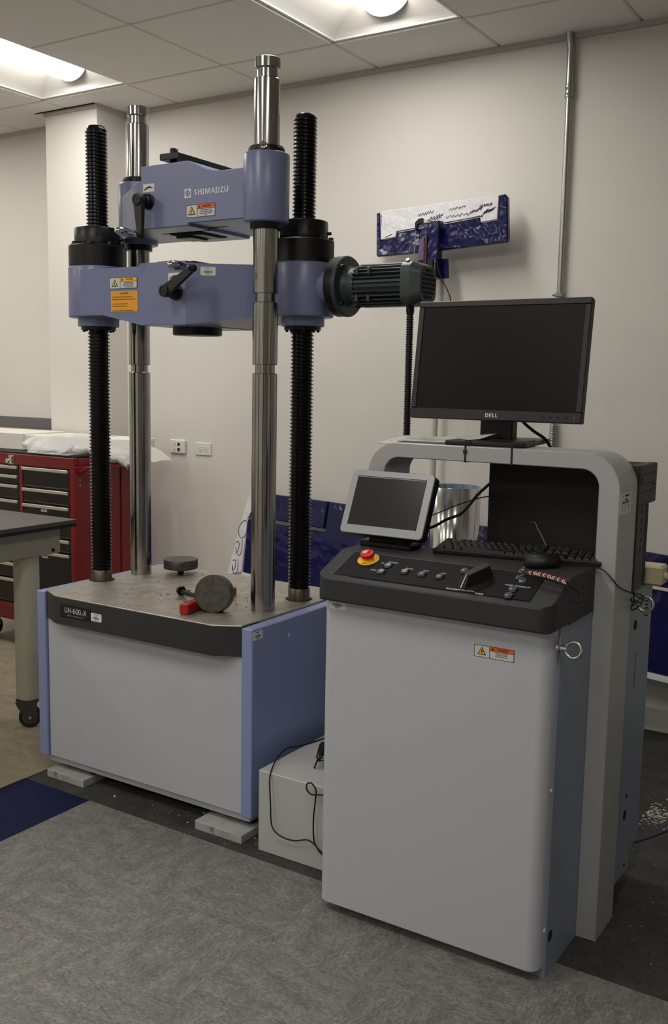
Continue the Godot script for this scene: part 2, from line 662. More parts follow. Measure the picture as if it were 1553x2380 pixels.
	m.albedo_texture = noise_tex(43, 0.006, [0.12, 0.24, 0.5, 1.0], [Color(0.72, 0.6, 0.45), Color(0.9, 0.89, 0.87), Color(0.97, 0.97, 0.96), Color(1, 1, 1)], 256, 4)
	tri_world(m, Vector3(4, 4, 4))
	mat("motor_grey", Color(0.215, 0.245, 0.26), 0.42, 0.2)
	# print
	mat("paper", Color(0.86, 0.86, 0.84), 0.6)
	mat("paper_grey", Color(0.78, 0.79, 0.77), 0.5)
	mat("print", Color(0.04, 0.04, 0.04), 0.6)
	mat("print_flat", Color(0.05, 0.05, 0.05), 0.6)
	mat("print_white", Color(0.85, 0.85, 0.87), 0.5)
	mat("print_white_flat", Color(0.85, 0.85, 0.87), 0.5)
	mat("print_dim", Color(0.55, 0.55, 0.56), 0.5)
	mat("print_grey", Color(0.5, 0.5, 0.5), 0.5)
	mat("print_red", Color(0.75, 0.12, 0.1), 0.5)
	mat("label_yellow", Color(0.93, 0.72, 0.2), 0.5)
	mat("label_amber", Color(0.9, 0.62, 0.1), 0.5)
	mat("label_orange", Color(0.9, 0.38, 0.15), 0.5)
	# small things
	mat("estop_red", Color(0.78, 0.06, 0.08), 0.22)
	mat("estop_yellow", Color(0.95, 0.72, 0.12), 0.45)
	mat("cap_grey", Color(0.4, 0.41, 0.43), 0.35)
	mat("cap_blue", Color(0.27, 0.3, 0.36), 0.35)
	mat("cap_purple", Color(0.31, 0.29, 0.36), 0.35)
	mat("knob_black", Color(0.025, 0.025, 0.027), 0.55)
	m = mat("screen_off", Color(0.016, 0.016, 0.018), 0.3)
	m.metallic_specular = 0.3
	mat("touch_glass", Color(0.1, 0.102, 0.105), 0.22)
	mat("bezel_silver", Color(0.56, 0.565, 0.57), 0.4, 0.3)
	mat("monitor_black", Color(0.045, 0.045, 0.047), 0.45)
	mat("tower_grey", Color(0.13, 0.13, 0.13), 0.5)
	mat("key_black", Color(0.055, 0.055, 0.058), 0.5)
	mat("beige", Color(0.78, 0.74, 0.6), 0.5)
	mat("switch_amber", Color(0.7, 0.3, 0.05), 0.3)
	mat("cord_red", Color(0.6, 0.1, 0.08), 0.7)
	mat("cord_white", Color(0.8, 0.76, 0.74), 0.7)
	mat("cord_black", Color(0.03, 0.03, 0.03), 0.7)
	mat("pcb_green", Color(0.05, 0.22, 0.17), 0.4)
	mat("pcb_pale", Color(0.55, 0.65, 0.6), 0.4)
	# toolbox, bench, foam
	mat("tool_red", Color(0.46, 0.075, 0.085), 0.32)
	mat("drawer_black", Color(0.045, 0.045, 0.045), 0.4)
	mat("drawer_trim", Color(0.75, 0.74, 0.7), 0.35, 0.5)
	m = mat("foam", Color(0.9, 0.89, 0.86), 0.85)
	m.normal_enabled = true
	m.normal_texture = bump_tex(51, 0.2, 4.0, 256, 2)
	m.normal_scale = 0.5
	tri_world(m, Vector3(5, 5, 5))
	m = mat("film", Color(0.88, 0.88, 0.88, 0.55), 0.35)
	m.transparency = BaseMaterial3D.TRANSPARENCY_ALPHA
	mat("bench_top", Color(0.27, 0.255, 0.255), 0.35)
	mat("bench_edge", Color(0.06, 0.06, 0.06), 0.5)
	mat("bench_beige", Color(0.66, 0.645, 0.57), 0.45)
	mat("caster_grey", Color(0.3, 0.29, 0.27), 0.4, 0.5)
	mat("rubber", Color(0.07, 0.07, 0.07), 0.6)
	# model aeroplane
	m = mat("plane_blue", Color(0.08, 0.08, 0.28), 0.13)
	m.normal_enabled = true
	m.normal_texture = bump_tex(61, 0.009, 10.0, 512, 3)
	m.normal_scale = 0.32
	tri_world(m, Vector3(1.8, 1.8, 1.8))
	m = mat("plane_white", Color(0.86, 0.86, 0.88), 0.2)
	m.normal_enabled = true
	m.normal_texture = bump_tex(62, 0.01, 8.0, 512, 3)
	m.normal_scale = 0.4
	tri_world(m, Vector3(2.5, 2.5, 2.5))
	mat("plane_purple", Color(0.4, 0.3, 0.42), 0.6)
	mat("wood_dark", Color(0.25, 0.13, 0.13), 0.7)
	mat("cream", Color(0.82, 0.78, 0.7), 0.6)
	mat("boom_white", Color(0.75, 0.74, 0.7), 0.5)
	mat("wire_red", Color(0.5, 0.1, 0.08), 0.5)
	m = mat("foil", Color(0.8, 0.8, 0.8), 0.16, 1.0)
	mat("duct_inside", Color(0.55, 0.62, 0.7), 0.5)
	mat("handle_red", Color(0.62, 0.09, 0.08), 0.45)

# mottled surface: broad clouds, fine grain and flecks about one colour
func fleck_tex(sd: int, base: Color, cloud: float, grain: float, flecks: float, size := 1024) -> ImageTexture:
	var n := FastNoiseLite.new()
	n.seed = sd
	n.noise_type = FastNoiseLite.TYPE_SIMPLEX_SMOOTH
	n.frequency = 9.0 / size
	n.fractal_octaves = 4
	var a := n.get_seamless_image(size, size).get_data()
	n.seed = sd + 1
	n.frequency = 0.045
	n.fractal_octaves = 5
	n.fractal_gain = 0.75
	var g := n.get_seamless_image(size, size).get_data()
	n.seed = sd + 2
	n.frequency = 0.075
	n.fractal_octaves = 3
	var f := n.get_seamless_image(size, size).get_data()
	var out := PackedByteArray()
	out.resize(size * size * 3)
	for i in size * size:
		var v := (a[i] / 255.0 - 0.5) * 2.0 * cloud + (g[i] / 255.0 - 0.5) * 2.0 * grain
		var q := f[i] / 255.0
		if q > 0.64:
			v += (q - 0.64) * 3.0 * flecks
		elif q < 0.34:
			v -= (0.34 - q) * 3.0 * flecks
		v += 1.0
		out[i * 3] = int(clampf(base.r * v, 0, 1) * 255)
		out[i * 3 + 1] = int(clampf(base.g * v, 0, 1) * 255)
		out[i * 3 + 2] = int(clampf(base.b * v, 0, 1) * 255)
	return ImageTexture.create_from_image(Image.create_from_data(size, size, false, Image.FORMAT_RGB8, out))

func room() -> void:
	var b := {}
	# walls with thickness
	box(S(b, "wall"), Vector3(-4.0, -0.1, -0.15), Vector3(5.2, 3.2, 0.0))
	struct(put(b, "wall_back"), "cream painted back wall behind the testing machine")
	b = {}
	box(S(b, "wall"), Vector3(-4.15, -0.1, -0.15), Vector3(-4.0, 3.2, 7.2))
	struct(put(b, "wall_left"))
	b = {}
	box(S(b, "wall"), Vector3(5.2, -0.1, -0.15), Vector3(5.35, 3.2, 7.2))
	struct(put(b, "wall_right"))
	b = {}
	box(S(b, "wall"), Vector3(-4.15, -0.1, 7.2), Vector3(5.35, 3.2, 7.35))
	struct(put(b, "wall_front"))
	b = {}
	box(S(b, "wall"), Vector3(-1.405, -0.05, -0.02), Vector3(-1.005, 3.1, 0.215), 0.003)
	struct(put(b, "wall_pillar"), "cream square pillar standing out from the back wall")
	# doors and a wide dark cupboard front on the far walls, behind the camera
	for e in [[Vector3(-1.2, 0, 7.14), Vector3(-0.2, 2.1, 7.2)], [Vector3(3.2, 0, 7.14), Vector3(4.2, 2.1, 7.2)], [Vector3(5.14, 0, 3.6), Vector3(5.2, 2.1, 4.6)], [Vector3(5.14, 0, 5.4), Vector3(5.2, 2.1, 6.4)], [Vector3(-4.0, 0, 4.4), Vector3(-3.94, 2.1, 5.4)]]:
		b = {}
		box(S(b, "door_dark"), e[0], e[1], 0.004)
		struct(put(b, "door_1"))
	# baseboard
	b = {}
	box(S(b, "baseboard"), Vector3(-1.005, 0, 0), Vector3(5.2, 0.1, 0.008), 0.003)
	box(S(b, "baseboard"), Vector3(-1.005, 0, 0), Vector3(5.2, 0.014, 0.02), 0.004)
	struct(put(b, "baseboard_back"))
	# ceiling: slab above, tiles and bars below
	b = {}
	box(S(b, "dark_gap"), Vector3(-4.1, 3.1, -0.1), Vector3(5.3, 3.22, 7.3))
	var ceil_node := put(b, "ceiling")
	struct(ceil_node, "suspended ceiling of square mineral tiles in a narrow metal grid")
	var yc := 2.904
	var tm := {}
	box(S(tm, "ceiling_tile"), Vector3(-0.3015, 0, -0.3015), Vector3(0.3015, 0.02, 0.3015), 0.006)
	var tile := mesh_of(tm)
	var tm2 := {}
	box(S(tm2, "ceiling_tile"), Vector3(-0.3015, 0, -0.19), Vector3(0.3015, 0.02, 0.1885), 0.006)
	var edge_tile := mesh_of(tm2)
	for u in range(-7, 9):
		var e := put_mesh(edge_tile, "ceiling_tile", ceil_node)
		e.position = Vector3((u + 0.5) * 0.61, yc - 0.006, 0.2)
		for v in range(0, 11):
			var lit := (u + 5) % 3 == 0 and u >= -5 and (u <= 4 if v > 2 else u <= 1) and v % 4 < 2 and v < 10
			if lit:
				continue
			var o := put_mesh(tile, "ceiling_tile", ceil_node)
			o.position = Vector3((u + 0.5) * 0.61, yc - 0.006, 0.395 + (v + 0.5) * 0.61)
	b = {}
	for u in range(-7, 9):
		var x := u * 0.61
		box(S(b, "grid_bar"), Vector3(x - 0.012, yc + 0.002, 0.0), Vector3(x + 0.012, yc + 0.03, 7.2))
	for v in range(0, 12):
		var z := 0.395 + v * 0.61
		var x0 := -4.1
		for stop in ([[-3.05, -2.44], [-1.22, -0.61], [0.61, 1.22], [2.44, 3.05]].slice(0, 3 if v == 1 else 4) if v in [1, 5, 9] else []):
			box(S(b, "grid_bar"), Vector3(x0, yc + 0.002, z - 0.012), Vector3(stop[0], yc + 0.03, z + 0.012))
			x0 = stop[1]
		box(S(b, "grid_bar"), Vector3(x0, yc + 0.002, z - 0.012), Vector3(5.3, yc + 0.03, z + 0.012))
	put(b, "grid_bars", ceil_node)
	b = {}
	box(S(b, "wall_angle"), Vector3(-1.005, yc - 0.026, 0), Vector3(5.2, yc - 0.003, 0.018), 0.001)
	box(S(b, "wall_angle"), Vector3(-4.0, yc - 0.026, 0), Vector3(-1.405, yc - 0.003, 0.018), 0.001)
	box(S(b, "wall_angle"), Vector3(-1.405, yc - 0.026, 0.215), Vector3(-1.005, yc - 0.005, 0.23), 0.001)
	box(S(b, "wall_angle"), Vector3(-1.005, yc - 0.026, 0.018), Vector3(-0.99, yc - 0.005, 0.23), 0.001)
	struct(put(b, "trim_1"))
	b = {}
	box(S(b, "dark_gap"), Vector3(-1.46, yc - 0.009, 0.23), Vector3(-1.0, yc - 0.0035, 0.241))
	struct(put(b, "trim_2"))
	# rail on the left wall piece
	b = {}
	box(S(b, "rail_grey"), Vector3(-4.0, 1.135, 0), Vector3(-1.405, 1.197, 0.02), 0.002)
	var rail := thing("wall_rail", "grey metal rail along the wall left of pillar, above foam block", "rail", Vector3(-2.5, 1.16, 0.0))
	put(b, "rail_strip", rail)
	b = {}
	lathe(S(b, "chrome"), [V(0, 0.012), V(0.007, 0.012), V(0.0075, 0.018), V(0.014, 0.019), V(0.018, 0.012), V(0.018, 0), V(0, 0)], along(Vector3(-1.445, 1.153, 0.02), Vector3.BACK), 20)
	put(b, "knob", rail)
	# floor
	b = {}
	box(S(b, "floor_bare"), Vector3(-4.1, -0.2, -0.1), Vector3(5.3, 0.0, 7.3))
	var fl := put(b, "floor")
	struct(fl, "dark bare floor where the vinyl has been cut away")
	b = {}
	box(S(b, "floor_beige"), Vector3(-4.0, 0.0, 0.0), Vector3(0.281, 0.003, 7.2), 0.001)
	lab(put(b, "beige_flooring", fl), "beige marbled sheet flooring on the left")
	b = {}
	box(S(b, "floor_grey"), Vector3(0.281, 0.0, 4.55), Vector3(5.2, 0.003, 7.2))
	put(b, "far_flooring", fl)
	var p := 0.333
	for e in [["floor_blue", "blue_tile", 0.281, 1], ["", "grey_tile", 0.614, 12]]:
		for i in int(e[3]):
			for j in 8:
				var x0: float = e[2] + i * p
				var z0 := 1.872 + j * p + 0.012 * (x0 - 0.6)
				b = {}
				var key: String = e[0] if e[0] != "" else ("floor_grey" if (i + j) % 2 == 0 else "floor_grey_turned")
				var w := 0.0
				if j == 0:
					w = 0.0
				loft(S(b, key), [Vector3(x0, 0, z0 + w), Vector3(x0 + p - 0.0004, 0, z0 + 0.004 + w), Vector3(x0 + p - 0.0004, 0, z0 + p + 0.0036), Vector3(x0, 0, z0 + p - 0.0004)], [Vector3(x0, 0.003, z0 + w), Vector3(x0 + p - 0.0004, 0.003, z0 + 0.004 + w), Vector3(x0 + p - 0.0004, 0.003, z0 + p + 0.0036), Vector3(x0, 0.003, z0 + p - 0.0004)])
				put(b, e[1], fl)
	# chips of old adhesive and plaster on the bare floor
	b = {}
	var st := S(b, "chip_white")
	for k in 620:
		var x := rng.randf_range(2.2, 3.0)
		var z := rng.randf_range(0.3, 1.85)
		if k > 460:
			x = rng.randf_range(0.3, 1.9)
			z = rng.randf_range(1.6, 1.86)
		var s := rng.randf_range(0.0006, 0.0022) * (4.0 if rng.randf() < 0.05 else 1.0)
		if k < 230:
			x = 2.24 + absf(rng.randfn(0.0, 0.09))
			z = rng.randfn(0.85, 0.045)
			s = rng.randf_range(0.001, 0.006)
		if x > 2.28 and x < 2.37 and z > 1.3:
			continue
		box(st, Vector3(-s, 0, -s * 0.5), Vector3(s, s * 0.4, s * 0.5), 0.0, Transform3D(Basis(Vector3.UP, rng.randf() * TAU), Vector3(x, 0.0001, z)))
	var chips := put(b, "floor_chips")
	tag(chips, "white plaster chips scattered on the dark bare floor", "debris")
	chips.set_meta("kind", "stuff")

const RC := Vector2(1.130, 1.575)
const LC := Vector2(0.374, 1.355)
const LS := Vector2(0.348, 1.54)
const RS := Vector2(1.132, 1.365)
const TOP := 0.693

func thread(st: SurfaceTool, c: Vector2, y0: float, y1: float, r_root: float, r_crest: float, pitch: float, seg := 20) -> void:
	var turns := int((y1 - y0) / pitch) - 1
	var steps := turns * seg
	var prof := [V(r_root, 0.0), V(r_root, 0.46), V(r_crest, 0.60), V(r_crest, 0.82), V(r_root, 1.0)]
	for k in steps:
		var a := TAU * (k % seg) / seg
		var d := TAU * ((k + 1) % seg) / seg
		var u := Vector3(cos(a), 0, sin(a))
		var w := Vector3(cos(d), 0, sin(d))
		var ya := y0 + pitch * k / seg
		var yb := y0 + pitch * (k + 1) / seg
		for i in 4:
			var p0: Vector2 = prof[i]
			var p1: Vector2 = prof[i + 1]
			var t := Vector2((p1.y - p0.y) * pitch, -(p1.x - p0.x)).normalized()
			var n0 := (u * t.x + Vector3.UP * t.y).normalized()
			var n1 := (w * t.x + Vector3.UP * t.y).normalized()
			var o := Vector3(c.x, 0, c.y)
			var q0 := o + u * p0.x + Vector3.UP * (ya + p0.y * pitch)
			var q1 := o + w * p0.x + Vector3.UP * (yb + p0.y * pitch)
			var q2 := o + w * p1.x + Vector3.UP * (yb + p1.y * pitch)
			var q3 := o + u * p1.x + Vector3.UP * (ya + p1.y * pitch)
			tri(st, q0, q1, q2, n0, n1, n1)
			tri(st, q0, q2, q3, n0, n1, n0)

func boss(st: SurfaceTool, c: Vector2, r: float, y0: float, y1: float) -> void:
	lathe(st, [V(0, y0), V(r - 0.006, y0), V(r - 0.0015, y0 + 0.002), V(r, y0 + 0.007), V(r, y1 - 0.006), V(r - 0.002, y1 - 0.0015), V(r - 0.006, y1), V(0, y1)], at(Vector3(c.x, 0, c.y)), 48, 0.6)

func crank(parent: Node, hub: Vector3, ang: float, length: float, reach := 0.034) -> void:
	# hub on a face looking to +z; arm turned by ang from straight down
	var b := {}
	var k := S(b, "black_oxide")
	lathe(k, [V(0, 0), V(0.026, 0), V(0.026, 0.006), V(0.021, 0.008), V(0.021, 0.014), V(0.023, 0.016), V(0.023, 0.021), V(0.018, 0.024), V(0.018, reach), V(0, reach)], along(hub, Vector3.BACK), 28)
	var g := S(b, "crank_grey")
	var dir := Vector3(sin(ang), -cos(ang), 0)
	var side := Vector3(cos(ang), sin(ang), 0)
	var o := hub + Vector3(0, 0, reach)
	lathe(g, [V(0, 0), V(0.019, 0), V(0.02, 0.002), V(0.02, 0.024), V(0.0185, 0.026), V(0.012, 0.0265), V(0.011, 0.0245), V(0, 0.0245)], along(o, Vector3.BACK), 28)
	lathe(S(b, "black_matte"), [V(0.004, 0), V(0.0045, 0), V(0.0045, 0.0008), V(0, 0.0008)], along(o + Vector3(0, 0, 0.0245), Vector3.BACK), 6)
	for i in 6:
		var a := TAU * i / 6
		box(S(b, "black_matte"), Vector3(-0.002, -0.0015, 0), Vector3(0.002, 0.0015, 0.0012), 0, at(o + Vector3(cos(a) * 0.0135, sin(a) * 0.0135, 0.0262)))
	var e := o + dir * length
	var r0 := [o + side * 0.0185 + Vector3(0, 0, 0.003), o - side * 0.0185 + Vector3(0, 0, 0.003), o - side * 0.0185 + Vector3(0, 0, 0.021), o + side * 0.0185 + Vector3(0, 0, 0.021)]
	var r1 := [e + side * 0.0095 + Vector3(0, 0, 0.006), e - side * 0.0095 + Vector3(0, 0, 0.006), e - side * 0.0095 + Vector3(0, 0, 0.02), e + side * 0.0095 + Vector3(0, 0, 0.02)]
	loft(g, r0, r1)
	cyl(g, 0.0115, 0.003, 0.024, along(e, Vector3.BACK), 20, 0.002)
	put(b, "crank_arm", parent)
	b = {}
	lathe(S(b, "chrome"), [V(0, 0.018), V(0.007, 0.018), V(0.0075, 0.036), V(0.0095, 0.038), V(0.011, 0.058), V(0.0145, 0.08), V(0.0155, 0.096), V(0.0135, 0.114), V(0.0075, 0.127), V(0, 0.13)], along(e, Vector3.BACK), 24, 0.5)
	put(b, "crank_knob", parent)

func arrow_sticker(parent: Node, xf: Transform3D, w: float, h: float) -> void:
	var b := {}
	plate(b, "paper", xf, w, h)
	var pts := []
	for i in 9:
		var t := float(i) / 8
		pts.append(Vector2(lerpf(-0.38, 0.1, t) * w, (-0.22 + 0.3 * sin(t * PI * 0.55)) * h))
	var poly := PackedVector2Array()
	for q in pts:
		poly.append(q + Vector2(0, 0.1 * h))
	poly.append(Vector2(0.0 * w, 0.36 * h))
	poly.append(Vector2(0.42 * w, -0.12 * h))
	poly.append(Vector2(0.08 * w, -0.02 * h))
	for i in range(7, -1, -1):
		poly.append(pts[i] - Vector2(0, 0.12 * h))
	prism(S(b, "print_flat"), poly, 0, 0.001, xf)
	put(b, "arrow_sticker", parent)

func testing_machine() -> void:
	var t := thing("testing_machine", "tall lavender and grey universal testing machine with steel columns and black screws", "testing machine", Vector3(0.768, 0.026, 1.46))
	var b := {}
	var X := Vector3.RIGHT
	var Y := Vector3.UP
	var Z := Vector3.BACK
	# ---- base
	box(S(b, "panel_grey"), Vector3(0.31, 0.047, 1.17), Vector3(1.232, 0.09, 1.772), 0.003)
	put(b, "plinth", t)
	for q in [Vector3(0.37, 0, 1.72), Vector3(0.5, 0, 1.73), Vector3(1.06, 0, 1.725), Vector3(1.2, 0, 1.725), Vector3(0.4, 0, 1.22), Vector3(1.16, 0, 1.22)]:
		b = {}
		lathe(S(b, "black_matte"), [V(0, 0.028), V(0.02, 0.028), V(0.02, 0.036), V(0.01, 0.038), V(0.01, 0.05), V(0, 0.05)], at(q), 16)
		put(b, "levelling_foot", t)
	b = {}
	box(S(b, "panel_grey"), Vector3(0.327, 0.074, 1.155), Vector3(1.21, 0.64, 1.787), 0.003)
	put(b, "front_panel", t)
	var sp: Node
	for x in [0.282, 1.2125]:
		b = {}
		box(S(b, "lavender_panel"), Vector3(x, 0.074, 1.145), Vector3(x + 0.0425, 0.6875, 1.797), 0.003)
		sp = put(b, "side_panel", t)
	barcode_label(sp, face(Vector3(1.255, 0.666, 1.768), -Z, Y), 0.05, 0.028)
	b = {}
	prism(S(b, "paper"), PackedVector2Array([V(-0.006, -0.006), V(0.004, -0.006), V(0.004, 0.006), V(0.001, 0.008)]), 0, 0.0006, face(Vector3(1.255, 0.632, 1.60), -Z, Y))
	put(b, "paint_chip", sp)
	b = {}
	# table plate with clipped corners, dark fascia below it
	var pl := [V(0.327, 1.155), V(1.208, 1.155), V(1.208, 1.79), V(1.125, 1.835), V(0.42, 1.835), V(0.327, 1.79)]
	plan(S(b, "plate_steel"), pl, 0.62, TOP, 0.002)
	put(b, "table_plate", t)
	b = {}
	var fo := [V(0.326, 1.79), V(0.42, 1.8365), V(1.125, 1.8365), V(1.2115, 1.79), V(1.2115, 1.70), V(0.326, 1.70)]
	plan(S(b, "fascia_dark"), fo, 0.594, TOP - 0.003, 0.001)
	var fa := put(b, "front_fascia", t)
	b = {}
	var bx := face(Vector3(0.522, 0.645, 1.8365), X, Y)
	plate(b, "black_plastic", bx, 0.148, 0.046, 0, 0, 0.0012)
	var bt := bx * at(Vector3(0, 0, 0.0012))
	text(b, "print_white", "UH-600", 0.0175, bt * at(Vector3(-0.012, 0.004, 0)))
	text(b, "print_dim", "kN", 0.009, bt * at(Vector3(0.0335, 0.0, 0)))
	text(b, "print_white", "X", 0.0175, bt * at(Vector3(0.048, 0.004, 0)))
	text(b, "print_dim", "UNIVERSAL TESTING MACHINE", 0.0042, bt * at(Vector3(0.0, -0.0135, 0)))
	put(b, "model_badge", fa)
	barcode_label(fa, face(Vector3(0.623, 0.643, 1.8365), X, Y), 0.05, 0.028)
	# holes round the screws and in the plate
	for c in [LS, RS]:
		b = {}
		lathe(S(b, "dark_gap"), [V(0.0, 0.0002), V(0.0475, 0.0002), V(0.0478, 0.0008), V(0, 0.0009)], at(Vector3(c.x, TOP, c.y)), 36)
		put(b, "screw_hole", t)
	for q in [Vector3(0.735, 0, 1.50), Vector3(0.80, 0, 1.44), Vector3(0.83, 0, 1.50)]:
		b = {}
		lathe(S(b, "dark_gap"), [V(0.0, 0.0002), V(0.0135, 0.0002), V(0.0137, 0.0007), V(0, 0.0008)], at(q + Vector3(0, TOP, 0)), 20)
		put(b, "bolt_hole", t)
	# ---- columns
	for c in [RC, LC]:
		b = {}
		var r := 0.0405
		var n := 0.0325
		var cv := 0.002
		var prof := [V(0, TOP - 0.05), V(r, TOP - 0.05)]
		for g in [[1.474, 1.501], [1.699, 1.726], [2.380, 2.409]]:
			prof += [V(r, g[0] - cv), V(r - cv, g[0]), V(n, g[0]), V(n, g[1]), V(r - cv, g[1]), V(r, g[1] + cv)]
		prof += [V(r, 2.442 - cv), V(r - cv * 1.5, 2.442), V(0, 2.442)]
		lathe(S(b, "column_steel"), prof, at(Vector3(c.x, 0, c.y)), 56, 0.8)
		put(b, "column", t)
	# ---- screws
	for e in [[LS, 2.338], [RS, 2.322]]:
		var c: Vector2 = e[0]
		b = {}
		var s := S(b, "screw_black")
		lathe(s, [V(0, 0.725), V(0.0338, 0.725), V(0.0338, e[1] - 0.012), V(0.031, e[1] - 0.003), V(0.028, e[1]), V(0, e[1])], at(Vector3(c.x, 0, c.y)), 32)
		thread(s, c, 0.727, e[1] - 0.004, 0.0335, 0.0395, 0.0126)
		var sc := put(b, "lead_screw", t)
		b = {}
		lathe(S(b, "screw_end"), [V(0, TOP - 0.03), V(0.038, TOP - 0.03), V(0.038, 0.732), V(0.0365, 0.734), V(0, 0.734)], at(Vector3(c.x, 0, c.y)), 36)
		put(b, "screw_collar", sc)
	# ---- upper crosshead
	b = {}
	var s := S(b, "lavender")
	var fz := 1.62
	var rz := 1.285
	var up := PackedVector2Array([V(0.637, 1.95), V(0.845, 1.95), V(0.846, 1.958), V(1.118, 1.958), V(1.118, 2.114), V(0.985, 2.114), V(0.955, 2.1165), V(0.925, 2.124), V(0.895, 2.137), V(0.868, 2.149), V(0.845, 2.157), V(0.637, 2.157)])
	prism(s, up, 1.5, fz, Transform3D(), 0.003)
	var ub := PackedVector2Array([V(0.637, 1.95), V(0.845, 1.95), V(0.846, 1.958), V(0.925, 1.958), V(0.925, 2.124), V(0.895, 2.137), V(0.868, 2.149), V(0.845, 2.157), V(0.637, 2.157)])
	prism(s, ub, rz, 1.52, Transform3D(), 0.002)
	boss(s, RC, 0.073, 1.944, 2.156)
	boss(s, LC, 0.073, 1.944, 2.166)
	plan(s, [V(0.845, fz - 0.05), V(1.12, fz - 0.05), V(1.14, 1.503), V(0.845, rz)], 1.9582, 2.1138, 0.002)
	plan(s, [V(0.64, rz), V(0.384, rz - 0.0025), V(0.36, 1.426), V(0.64, fz)], 1.958, 2.114, 0.002)
	var uc := put(b, "upper_crosshead", t)
	b = {}
	for e in [[RC, 2.156], [LC, 2.166]]:
		var c: Vector2 = e[0]
		lathe(S(b, "black_oxide"), [V(0.041, e[1] - 0.002), V(0.058, e[1] - 0.002), V(0.058, e[1] + 0.014), V(0.054, e[1] + 0.016), V(0.054, e[1] + 0.02), V(0.048, e[1] + 0.022), V(0.0405, e[1] + 0.022)], at(Vector3(c.x, 0, c.y)), 40)
		lathe(S(b, "black_oxide"), [V(0.0405, 1.925), V(0.0495, 1.925), V(0.051, 1.927), V(0.051, 1.946), V(0.041, 1.946)], at(Vector3(c.x, 0, c.y)), 40)
	put(b, "column_ring", uc)
	b = {}
	bolt(S(b, "chrome"), Vector3(1.155, 2.172, 1.629), Vector3(0.35, 0.3, 0.9), 0.007, 0.012)
	lathe(S(b, "chrome"), [V(0, 0), V(0.011, 0), V(0.011, 0.004), V(0.006, 0.006), V(0, 0.006)], along(Vector3(1.157, 2.17, 1.625), Vector3(0.35, 0.2, 0.9)), 16)
	put(b, "grease_fitting", uc)
	# grip slot below
	b = {}
	box(S(b, "dark_gap"), Vector3(0.66, 1.947, 1.36), Vector3(0.80, 1.9505, 1.50))
	box(S(b, "black_oxide"), Vector3(0.665, 1.938, 1.385), Vector3(0.735, 1.95, 1.475), 0.002)
	box(S(b, "black_oxide"), Vector3(0.745, 1.944, 1.375), Vector3(0.79, 1.95, 1.485), 0.002)
	put(b, "grip_jaws", uc)
	# locking bar on top
	b = {}
	plan(S(b, "black_oxide"), [V(0.705, 1.60), V(0.785, 1.60), V(0.785, 1.24), V(0.705, 1.24)], 2.174, 2.195, 0.0015)
	for q in [Vector2(0.735, 1.565), Vector2(0.745, 1.27)]:
		cyl(S(b, "black_bolt"), 0.0125, 2.155, 2.179, at(Vector3(q.x, 0, q.y)), 16)
	bolt(S(b, "black_bolt"), Vector3(0.737, 2.195, 1.565), Vector3.UP, 0.0145, 0.021)
	bolt(S(b, "black_bolt"), Vector3(0.755, 2.195, 1.33), Vector3.UP, 0.0125, 0.007)
	put(b, "locking_bar", uc)
	crank(uc, Vector3(0.672, 2.04, fz), 0.06, 0.115)
	arrow_sticker(uc, face(Vector3(0.6735, 2.085, fz), X, Y), 0.05, 0.026)
	# maker's mark
	b = {}
	var lx := face(Vector3(0.8455, 2.053, fz + 0.0005), X, Y)
	plate(b, "print_white_flat", lx, 0.0285, 0.0285, 0, 0, 0.0006)
	var lt := lx * at(Vector3(0, 0, 0.0006))
	var ring := Transform3D(lt.basis * Basis(Vector3.RIGHT, PI / 2), lt.origin)
	torus(S(b, "lavender"), 0.0085, 0.0016, ring, 24, 6)
	box(S(b, "lavender"), Vector3(-0.0095, -0.0012, 0), Vector3(0.0095, 0.0012, 0.0012), 0, lt)
	box(S(b, "lavender"), Vector3(-0.0012, -0.0095, 0), Vector3(0.0012, 0.0095, 0.0012), 0, lt)
	var fr := face(Vector3(0.943, 2.0535, fz + 0.0003), Vector3(1, 0, 0), Y)
	text(b, "print_white", "SHIMADZU", 0.0178, fr, bold, HORIZONTAL_ALIGNMENT_CENTER, 1.13)
	put(b, "maker_lettering", uc)
	hazard_sticker(uc, face(Vector3(0.899, 1.995, fz + 0.0003), Vector3(1, 0, 0), Y), 0.122, 0.041, "label_orange", "WARNING", ["To avoid finger pinch, do not", "put hands inside the crosshead", "when opening and closing the", "jaws."])
	# ---- lower crosshead
	b = {}
	s = S(b, "lavender")
	var lf := 1.632
	boss(s, LS, 0.105, 1.664, 1.845)
	boss(s, RS, 0.105, 1.664, 1.842)
	for c in [LS, RS]:
		lathe(s, [V(0, 1.634), V(0.072, 1.634), V(0.074, 1.637), V(0.074, 1.665), V(0, 1.665)], at(Vector3(c.x, 0, c.y)), 36)
	# centre block and arms; both arms flow into the bosses
	plan(s, [V(0.64, lf), V(0.845, lf), V(0.845, 1.25), V(0.64, 1.25)], 1.63, 1.838, 0.002)
	loft(s, [Vector3(0.35, 1.668, lf + 0.012), Vector3(0.47, 1.668, lf + 0.006), Vector3(0.47, 1.668, 1.40), Vector3(0.35, 1.668, 1.436)], [Vector3(0.35, 1.828, lf + 0.012), Vector3(0.47, 1.828, lf + 0.006), Vector3(0.47, 1.828, 1.40), Vector3(0.35, 1.828, 1.436)])
	loft(s, [Vector3(0.47, 1.668, lf + 0.006), Vector3(0.642, 1.632, lf), Vector3(0.642, 1.632, 1.27), Vector3(0.47, 1.668, 1.40)], [Vector3(0.47, 1.828, lf + 0.006), Vector3(0.642, 1.828, lf), Vector3(0.642, 1.828, 1.27), Vector3(0.47, 1.828, 1.40)])
